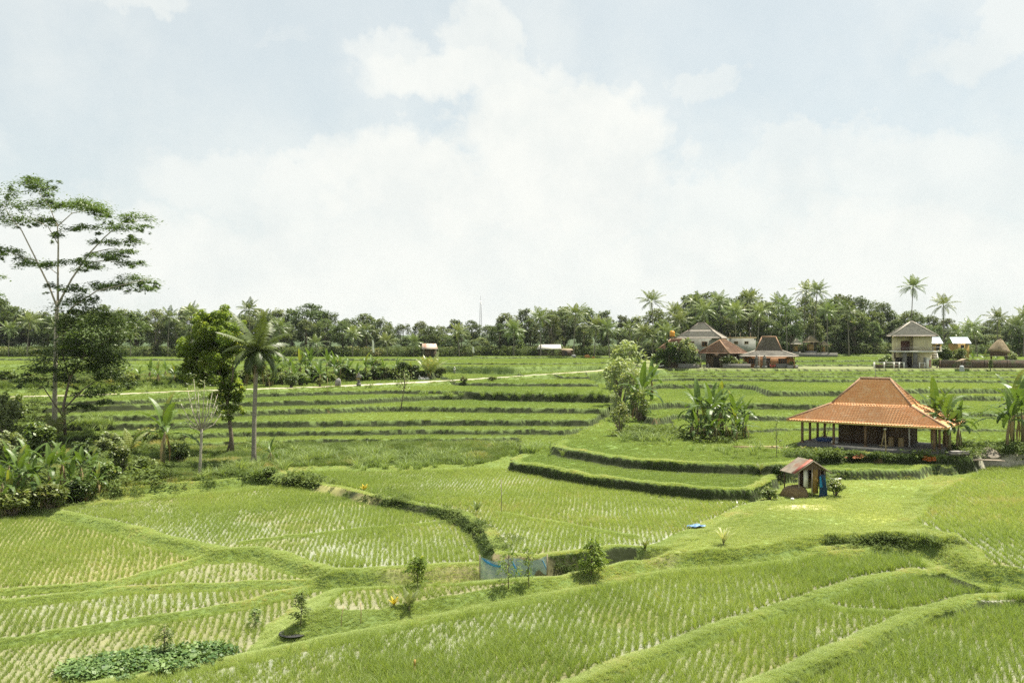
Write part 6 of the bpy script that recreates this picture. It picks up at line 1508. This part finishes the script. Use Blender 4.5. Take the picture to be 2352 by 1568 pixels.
def far_huts():
    # tin roofed hut
    y = 285; p = at(986, y); T = thing('tin_roofed_hut', 'small hut with a rusty tin roof at the foot of the far wood', 'hut', p, math.radians(10)); e = zat(801, y) - p.z; tp = zat(789, y) - p.z
    MB().slab([(-2.6, -2.2, e), (2.6, -2.2, e), (2.2, .3, tp), (-2.2, .3, tp)], .08).slab([(-2.2, .35, tp - .01), (2.2, .35, tp - .01), (2.6, 2.4, e + .3), (-2.6, 2.4, e + .3)], .08).build('roof', mat('rusty_tin', (.50, .44, .38), (.42, .26, .18), .9, .6, c3=(.34, .15, .09), s3=.5), T)
    MB().box((.3, .2, e / 2 - .2), (3.4, 2.6, e + .1)).build('wall', WOODD, T); MB().box((.8, -1.13, e * .4), (.9, .08, e * .75)).build('door', DARK, T)
    for x in (-2.1, 2.1): MB().tube([(x, -1.9, -.3), (x, -1.9, e)], .08, 6).build('post', WOODG, T)
    # open shelter
    y = 292; p = at(1262, y); T = thing('shelter', 'open shelter with a pale sheet roof on posts under the palms', 'shelter', p, math.radians(-8)); e = zat(801, y) - p.z; tp = zat(791, y) - p.z
    MB().slab([(-4.0, -2.4, e), (4.2, -2.4, e), (3.6, .2, tp), (-3.2, .2, tp)], .08).slab([(-3.2, .25, tp - .01), (3.6, .25, tp - .01), (4.4, 2.6, e), (-4.0, 2.6, e)], .08).build('roof', mat('pale_sheet', (.55, .52, .46), (.46, .43, .38), 1.5, .6), T)
    for x in (-3.4, -1.2, 1.2, 3.5):
        for q in (-2.0, 2.1): MB().tube([(x, q, -.3), (x, q, e)], .08, 6).build('post', WOODD, T)
    MB().box((0, 1.2, .5), (6.4, .1, .12)).box((0, 1.2, 1.0), (6.4, .1, .12)).build('rail', WOODG, T)
    y = 290; p = at(1302, y); T = thing('dark_hut', 'low dark hut right of the open shelter', 'hut', p, .1); MB().box((0, 0, 1.0), (3.2, 2.4, 2.4)).build('wall', WOODD, T); MB().slab([(-1.9, -1.5, 2.1), (1.9, -1.5, 2.1), (1.9, 1.5, 2.6), (-1.9, 1.5, 2.6)], .1).build('roof', THATCH, T); MB().box((-.5, -1.22, .9), (.8, .08, 1.6)).build('door', DARK, T)
    def heap(u, y, w, h, m, lab, name='heap', cat='heap'):
        p = at(u, y); mb = MB(); n = 18
        for i in range(6):
            for j in range(n): q = i / 5; a = j * 2 * math.pi / n; k = math.cos(q * 1.5) ** .7 * (1 + .1 * math.sin(3 * a + u)); mb.v.append((w * k * math.cos(a), w * .7 * k * math.sin(a), h * math.sin(q * 1.5) - .15))
        for i in range(5):
            for j in range(n): mb.f.append((i * n + j, i * n + (j + 1) % n, (i + 1) * n + (j + 1) % n, (i + 1) * n + j))
        tag(mb.build(name, m, None, p, smooth=True), lab, cat)
    OR = mat('orange_straw', (.50, .24, .06), (.42, .20, .06), 3, .9)
    heap(1349, 288, .95, .95, OR, 'larger orange brown heap on the grass right of the dark hut'); heap(1363, 287, .7, .75, OR, 'smaller orange brown heap right of the larger one'); heap(1318, 287, .8, .8, mat('grey_cover', (.36, .36, .34), (.28, .28, .26), 3, .8), 'grey covered mound beside the dark hut')
    # flags
    for (u, v, top, y, lab) in [(856, 822, 778, 262, 'white banner on a bent bamboo pole behind the bananas above the path'), (1086, 818, 794, 290, 'small white banner at the foot of the far wood below the mast')]:
        p = at(u, y); H = zat(top, y) - p.z; t = thing('banner', lab, 'banner', p)
        MB().tube([(0, 0, -.2), (.0, 0, H * .6), (-.15, 0, H * .9), (-.35, 0, H)], [.06, .05, .03, .015], 6).build('pole', BAMB, t)
        m = MB(); n = 10
        for i in range(n + 1): q = i / n; m.v += [(-.3 + .2 * q + .08 * math.sin(q * 7), -.03, H * (.97 - .55 * q)), (.25 + .5 * q * (1 - q) + .2 * q + .06 * math.sin(q * 9), .05 * math.sin(q * 5), H * (.93 - .55 * q))]
        for i in range(n): m.f.append((2 * i, 2 * i + 1, 2 * i + 3, 2 * i + 2))
        m.build('cloth', WHITE, t, smooth=True)
    # things along the path
    k = hit(824, 886); t = thing('stone_shrine', 'dark stone shrine post with a yellow cloth standing beside the pale path', 'shrine', k)
    MB().box((0, 0, .2), (.7, .7, .6)).build('base', STONE, t); MB().box((0, 0, .95), (.42, .42, .95)).build('shaft', STONE, t); MB().box((0, 0, 1.55), (.75, .7, .3)).box((0, 0, 1.8), (.5, .5, .25)).lathe([(.25, 1.9), (.1, 2.2), (.02, 2.4)], n=8).build('cap', STONE, t); MB().box((0, 0, 1.28), (.52, .52, .22)).build('cloth', mat('yellow_cloth', (.42, .30, .10), (.36, .25, .09), 4, .8), t)
    k = hit(776, 888); ob = MB().prism([(-.5, -.0), (.5, 0), (.55, .9), (.42, 1.35), (.1, 1.5), (-.3, 1.3), (-.5, .8)], -.12, .12); ob = ob.build('boundary_stone', CONC, None, k, 0); ob.rotation_euler = (math.radians(90), 0, math.radians(-20)); tag(ob, 'upright grey round topped stone at the left end of the pale path stretch', 'stone')
    k = hit(973, 873); t = thing('trough', 'tilted pale trough lying beside the pale path', 'trough', k + Vector((0, 0, .1)), .2)
    MB().box((-.75, 0, .45), (.12, 1.0, 1.0), M=Matrix.Rotation(-.3, 3, 'Y')).build('end_board', WHITE, t); MB().box((0, -.45, .12), (2.4, .1, .3)).build('side_board', WHITE, t); MB().box((.7, 0, .3), (1.3, 1.0, .08), M=Matrix.Rotation(.35, 3, 'Y')).build('bottom_board', CONC, t); MB().box((0, .45, .25), (2.2, .1, .5)).build('side_board', WHITE, t)
    # lattice mast
    y = 700; p = at(1104, y); T = thing('mast', 'thin lattice radio mast rising behind the far wood', 'mast', p); H = zat(690, y) - p.z; m = MB(); w0 = 1.3
    for sx, sy in ((-1, -1), (1, -1), (1, 1), (-1, 1)): MB().bar((sx * w0, sy * w0, 0), (sx * .35, sy * .35, H), .16).build('leg', METAL, T)
    n = 22
    for i in range(n):
        a, b = i / n, (i + 1) / n; ra, rb = w0 + (.35 - w0) * a, w0 + (.35 - w0) * b
        for (s0, s1) in (((-1, -1), (1, -1)), ((1, -1), (1, 1)), ((1, 1), (-1, 1)), ((-1, 1), (-1, -1))):
            m.bar((s0[0] * ra, s0[1] * ra, H * a), (s1[0] * rb, s1[1] * rb, H * b), .07); m.bar((s0[0] * ra, s0[1] * ra, H * a), (s1[0] * ra, s1[1] * ra, H * a), .07)
    m.build('bracing', METAL, T); MB().tube([(0, 0, H), (0, 0, H + 4)], .1, 6).build('antenna', METAL, T)
far_huts()

# --- motorbikes
def motorbike(loc, rz, label, body):
    T = thing('motorbike', label, 'motorbike', loc, rz, 'motorbikes parked along the ledge')
    for x in (-.6, .62):
        w = MB(); n = 20; prof = [(.27, -.05), (.30, -.045), (.31, 0), (.30, .045), (.27, .05), (.24, .03), (.24, -.03)]
        for i in range(n):
            a = i * 2 * math.pi / n; w.v += [(x + r_ * math.cos(a), q, .31 + r_ * math.sin(a)) for r_, q in prof]
        k = len(prof)
        for i in range(n):
            for j in range(k): w.f.append((i * k + j, i * k + (j + 1) % k, ((i + 1) % n) * k + (j + 1) % k, ((i + 1) % n) * k + j))
        wo = w.build('wheel', BLACKP, T, smooth=True); s = MB()
        for i in range(5): a = i * 2 * math.pi / 5; s.bar((x, 0, .31), (x + .25 * math.cos(a), 0, .31 + .25 * math.sin(a)), .03)
        s.tube([(x, -.07, .31), (x, .07, .31)], .06, 8); s.build('rim', METAL, wo)
    MB().add([(-.85, -.1, .62), (-.85, .1, .62), (-.2, -.14, .42), (-.2, .14, .42), (.25, -.13, .32), (.25, .13, .32), (.40, -.16, .55), (.40, .16, .55), (.46, -.15, .85), (.46, .15, .85), (.30, -.12, .80), (.30, .12, .80), (.18, -.12, .45), (.18, .12, .45), (-.1, -.14, .62), (-.1, .14, .62), (-.75, -.13, .75), (-.75, .13, .75)],
             [(0, 2, 14, 16), (2, 4, 12, 14), (4, 6, 8, 10), (4, 10, 12), (1, 17, 15, 3), (3, 15, 13, 5), (5, 11, 9, 7), (5, 13, 11), (0, 1, 3, 2), (2, 3, 5, 4), (4, 5, 7, 6), (6, 7, 9, 8), (8, 9, 11, 10), (10, 11, 13, 12), (12, 13, 15, 14), (14, 15, 17, 16), (16, 17, 1, 0)]).build('body', body, T)
    MB().box((-.38, 0, .78), (.72, .24, .1)).build('seat', BLACKP, T)
    MB().tube([(.42, -.3, 1.02), (.46, 0, .95), (.42, .3, 1.02)], .02, 6).build('handlebar', METAL, T); MB().lathe([(.0, -.03), (.07, -.02), (.08, .03), (0, .05)], n=10).build('headlight', WHITE, T, (.5, 0, .86)); MB().bar((.46, 0, .9), (.62, 0, .31), .06).build('fork', METAL, T)
    for s in (-.35, .35): MB().tube([(.42, s * .8, 1.02), (.38, s, 1.2)], .012, 4).box((.38, s, 1.22), (.03, .12, .07)).build('mirror', BLACKP, T)
WR = mat('red_paint', (.35, .03, .03), (.3, .03, .03), 4, .35)
motorbike(at(1517, 202.4), 2.6, 'white motorbike parked on the ledge at the left end of the hamlet', WHITE); motorbike(at(1622, 202.0), .3, 'dark motorbike parked on the ledge before the brown tiled houses', BLACKP); motorbike(at(1773, 201.6), 2.7, 'red and white motorbike parked on the ledge right of the gate pillars', WR)

# --- hamlet shrubs
PALE = leaf_mat('pale_shrub_leaves', (.15, .19, .08), (.30, .34, .16), None, 0, .3, .5)
for (u, v, top, lab, kd, m, wd, pr) in [(1514, 842, 806, 'dark bush beside the white motorbike', 0, LF_DARK, 1.1, SHR), (1560, 844, 800, 'dark conical bush before the leftmost brown house', 1, LF_DARK, .45, SHRF), (1590, 843, 813, 'round green bush on the ledge between the two brown houses', 2, LF_SHRUB, 1.2, SHR),
        (1578, 830, 768, 'tall pale green shrub tree between the leftmost brown house and the grey roof', 0, PALE, .75, SHRF), (1535, 820, 772, 'pale shrub behind the leftmost brown house', 1, PALE, .9, SHRF), (1672, 843, 810, 'bright bush in front of the brown house with the rusty roof', 3, LF_SHRUB, 1.1, SHR),
        (1690, 844, 824, 'yellow green bush left of the timber house', 1, LF_SHRUB, 1.2, SHR), (1708, 845, 828, 'small flowering bush before the timber house window', 2, LF_SHRUB, 1.0, SHR), (1625, 806, 780, 'green bush behind the middle brown house', 0, LF_SHRUB, 1.3, SHR), (1530, 846, 822, 'green bush right of the white motorbike', 3, LF_SHRUB, .9, SHR),
        (2036, 842, 812, 'leafy frangipani bush at the fence of the two storey house', 0, LF_SHRUB, 1.0, SHR), (2152, 845, 818, 'dry tan shrub at the foot of the stairs', 1, leaf_mat('tan_leaves', (.26, .20, .09), (.38, .30, .15), None, 0, .3, .6), .8, SHR), (2180, 812, 772, 'dark tree between the two tin roofed sheds', 1, LF_DARK, .8, SHRF), (2275, 852, 822, 'slim sapling before the dark wall', 2, LF_SHRUB, .5, SHRF),
        (2340, 815, 762, 'broad pale green shrub right of the thatched hut', 2, PALE, 1.2, SHRF), (2250, 812, 780, 'pale green shrub left of the thatched hut', 0, PALE, 1.1, SHRF), (1965, 806, 786, 'low green bush on the far field edge right of the shrines', 1, LF_SHRUB, 1.3, SHR), (2170, 836, 790, 'leafy bush before the pale blue tin roofed sheds', 1, LF_SHRUB, 1.0, SHRF), (2205, 838, 796, 'green bush before the right hand tin roofed shed', 2, LF_SHRUB, 1.1, SHRF), (2320, 838, 800, 'green bush right before the thatched hut', 0, LF_SHRUB, 1.0, SHRF), (2120, 800, 760, 'dark tree behind the two storey house', 1, LF_DARK, 1.0, SHRF),
        (1600, 800, 785, 'green bush under the grey hipped roof', 2, LF_SHRUB, 1.4, SHR),
        (260, 872, 838, 'bush on the weedy bank right of the tall pale trunk', 0, LF_DARK, 1.3, SHR), (300, 884, 850, 'leafy bush on the weedy bank above the left path', 1, LF_SHRUB, 1.3, SHR), (430, 884, 846, 'leafy bush behind the pollarded tree', 2, LF_SHRUB, 1.2, SHR), (405, 866, 832, 'bush on the field edge left of the round-crowned tree', 3, LF_SHRUB, 1.2, SHR), (600, 878, 838, 'tall bush behind the coconut trunk', 1, LF_SHRUB, 1.0, SHRF), (215, 858, 830, 'dark bush on the far left field edge', 2, LF_DARK, 1.4, SHR), (20, 880, 842, 'dark bush on the weedy bank at the left edge', 3, LF_DARK, 1.3, SHR), (790, 862, 832, 'bush among the bananas above the path', 0, LF_SHRUB, 1.2, SHR), (925, 858, 826, 'bush at the right end of the banana row', 2, LF_SHRUB, 1.1, SHR),
        (612, 888, 846, 'dark bush just right of the coconut trunk beside the pale path', 0, LF_DARK, 1.3, SHR), (632, 878, 840, 'leafy bush right of the tall bush behind the coconut trunk', 1, LF_SHRUB, 1.3, SHR), (668, 890, 858, 'dark round bush on the bank at the foot of the banana row', 2, LF_DARK, 1.1, SHR), (690, 886, 850, 'leafy bush in the middle foot of the banana row', 3, LF_SHRUB, 1.2, SHR), (722, 876, 838, 'tall leafy bush inside the banana row', 0, LF_SHRUB, 1.2, SHR), (752, 882, 850, 'dark bush left of the grey round topped stone', 1, LF_DARK, 1.2, SHR), (800, 870, 842, 'leafy bush above the stone shrine post', 2, LF_SHRUB, 1.4, SHR), (838, 872, 846, 'dark bush right of the stone shrine post', 3, LF_DARK, 1.3, SHR), (885, 866, 838, 'leafy bush above the bend of the pale path', 0, LF_SHRUB, 1.5, SHR), (905, 868, 842, 'dark bush behind the thin young tree', 1, LF_DARK, 1.2, SHR), (950, 860, 834, 'leafy bush left of the bushy young palm', 2, LF_SHRUB, 1.3, SHR), (1012, 862, 838, 'leafy bush right of the bushy young palm', 3, LF_SHRUB, 1.3, SHR), (770, 848, 820, 'pale bush on the field behind the banana row', 0, LF_SHRUB, 1.5, SHR), (860, 846, 822, 'pale bush on the field behind the stone shrine post', 1, LF_SHRUB, 1.5, SHR), (490, 884, 848, 'leafy bush between the pollarded and round-crowned trees', 2, LF_SHRUB, 1.3, SHR), (560, 880, 842, 'leafy bush between the round-crowned tree and the coconut trunk', 3, LF_SHRUB, 1.3, SHR), (1130, 876, 862, 'low bush on the lower side of the pale path at centre', 0, LF_SHRUB, 1.6, SHR),
        (650, 884, 852, 'leafy bush on the bank left of the banana row', 1, LF_SHRUB, 1.0, SHR), (705, 884, 858, 'leafy bush under the banana row above the path', 2, LF_SHRUB, 1.1, SHR), (735, 888, 864, 'dark bush right under the banana row above the path', 0, LF_DARK, .9, SHR), (862, 872, 840, 'dense bush on the bank above the stone shrine', 3, LF_SHRUB, 1.0, SHR), (1065, 880, 862, 'low dark bush at the bend of the pale path', 1, LF_DARK, 1.1, SHR),
        (275, 1098, 1010, 'leafy bush between the dark clump and the big banana plant', 2, LF_SHRUB, .8, SHRF), (240, 1120, 1050, 'dark leafy bush right of the dark banana clump', 1, LF_DARK, .9, SHR), (330, 1092, 1040, 'leafy bush at the foot of the big banana plant', 3, LF_DARK, 1.0, SHR), (30, 1188, 1112, 'dark bush at the front left foot of the banana clump', 0, LF_DARK, 1.2, SHR), (115, 1168, 1098, 'dark bush at the front middle of the banana clump', 1, LF_DARK, 1.2, SHR), (185, 1152, 1092, 'dark bush at the front right foot of the banana clump', 2, LF_DARK, 1.2, SHR), (620, 1096, 1066, 'leafy bush on the bank edge right of the coconut trunk', 3, LF_SHRUB, 1.2, SHR), (195, 1080, 1000, 'tall dark bush behind the banana clump', 1, LF_DARK, 1.0, SHRF), (90, 1060, 960, 'tall dark bush behind the left of the banana clump', 2, LF_DARK, 1.0, SHRF), (250, 1050, 985, 'leafy bush on the slope above the banana clump', 0, LF_SHRUB, 1.1, SHRF), (410, 1060, 1010, 'dark bush beside the big banana plant', 3, LF_DARK, 1.2, SHR), (20, 1075, 980, 'tall dark bush at the left edge above the banana clump', 0, LF_DARK, 1.0, SHRF),
        (10, 1000, 890, 'dark bush at the left edge below the path', 0, LF_DARK, .8, SHRF), (40, 965, 900, 'dark leafy bush left of the tall pale trunk', 2, LF_DARK, .8, SHRF)]:
    shrub(u, v, top, lab, kd, pr, None, m, wide=wd)

# --- person above the path
def person():
    import bmesh
    k = hit(1044, 860); h = 1.0; T = thing('person', 'person in a white shirt and pale hat standing on the bank above the path', 'person', k + Vector((0, 0, .02)), math.radians(160))
    J = {'pelvis': (0, 0, .92, .135), 'waist': (0, 0, 1.08, .125), 'chest': (0, 0, 1.28, .15), 'neck': (0, 0, 1.45, .055), 'jaw': (0, .02, 1.52, .07), 'head': (0, .01, 1.61, .095), 'crown': (0, 0, 1.70, .07),
         'shl': (-.17, 0, 1.38, .07), 'ell': (-.26, .02, 1.12, .045), 'wrl': (-.25, .12, .90, .032), 'hal': (-.24, .17, .82, .035), 'shr': (.17, 0, 1.38, .07), 'elr': (.26, .0, 1.12, .045), 'wrr': (.27, .08, .88, .032), 'har': (.27, .11, .80, .035),
         'hil': (-.09, 0, .86, .10), 'knl': (-.10, .03, .48, .065), 'anl': (-.10, 0, .09, .042), 'tol': (-.11, .15, .04, .035), 'hir': (.09, 0, .86, .10), 'knr': (.11, .04, .48, .065), 'anr': (.11, .0, .09, .042), 'tor': (.12, .15, .04, .035)}
    E = [('pelvis', 'waist'), ('waist', 'chest'), ('chest', 'neck'), ('neck', 'jaw'), ('jaw', 'head'), ('head', 'crown'), ('chest', 'shl'), ('shl', 'ell'), ('ell', 'wrl'), ('wrl', 'hal'), ('chest', 'shr'), ('shr', 'elr'), ('elr', 'wrr'), ('wrr', 'har'), ('pelvis', 'hil'), ('hil', 'knl'), ('knl', 'anl'), ('anl', 'tol'), ('pelvis', 'hir'), ('hir', 'knr'), ('knr', 'anr'), ('anr', 'tor')]
    bm = bmesh.new(); ly = bm.verts.layers.skin.verify(); vs_ = {}
    for n_, (x, y, z, r_) in J.items(): v = bm.verts.new((x, y, z)); v[ly].radius = (r_, r_); v[ly].use_root = (n_ == 'pelvis'); vs_[n_] = v
    for a, b in E: bm.edges.new((vs_[a], vs_[b]))
    me = bpy.data.meshes.new('body'); bm.to_mesh(me); bm.free(); o = link('body', me, mat('skin', (.24, .13, .08), (.22, .12, .075), 5, .6), T); o.modifiers.new('skin', 'SKIN'); sb = o.modifiers.new('smooth', 'SUBSURF'); sb.levels = 1; sb.render_levels = 2
    MB().lathe([(.16, .88), (.17, 1.0), (.18, 1.25), (.22, 1.38), (.12, 1.47), (.07, 1.48)], n=16).tube([(-.19, 0, 1.39), (-.27, .02, 1.14)], [.085, .07], 8).tube([(.19, 0, 1.39), (.27, 0, 1.14)], [.085, .07], 8).build('shirt', WHITE, T, smooth=True)
    MB().tube([(-.09, 0, .95), (-.10, .03, .48), (-.10, 0, .14)], [.125, .09, .07], 10).tube([(.09, 0, .95), (.11, .04, .48), (.11, 0, .14)], [.125, .09, .07], 10).build('trousers', PLAST, T, smooth=True)
    MB().lathe([(.22, 1.66), (.13, 1.68), (.11, 1.76), (.02, 1.79)], n=16).build('hat', WHITE, T, smooth=True)
person()

# pale ledge path before the hamlet
def ledge():
    xs = np.linspace((1512 - CU) / F * 202, (2225 - CU) / F * 202, 140); V = []
    for i, x in enumerate(xs):
        for y in (201.9, 202.5, 203.1): V.append((x, y + .15 * math.sin(i * .3), gnd(x, y) + .06))
    f = [(3 * i + j, 3 * i + 3 + j, 3 * i + 4 + j, 3 * i + 1 + j) for i in range(139) for j in (0, 1)]
    o = link('path', raw_mesh('ledge', V, f), MATS['path_concrete']); tag(o, kind='structure')
ledge()
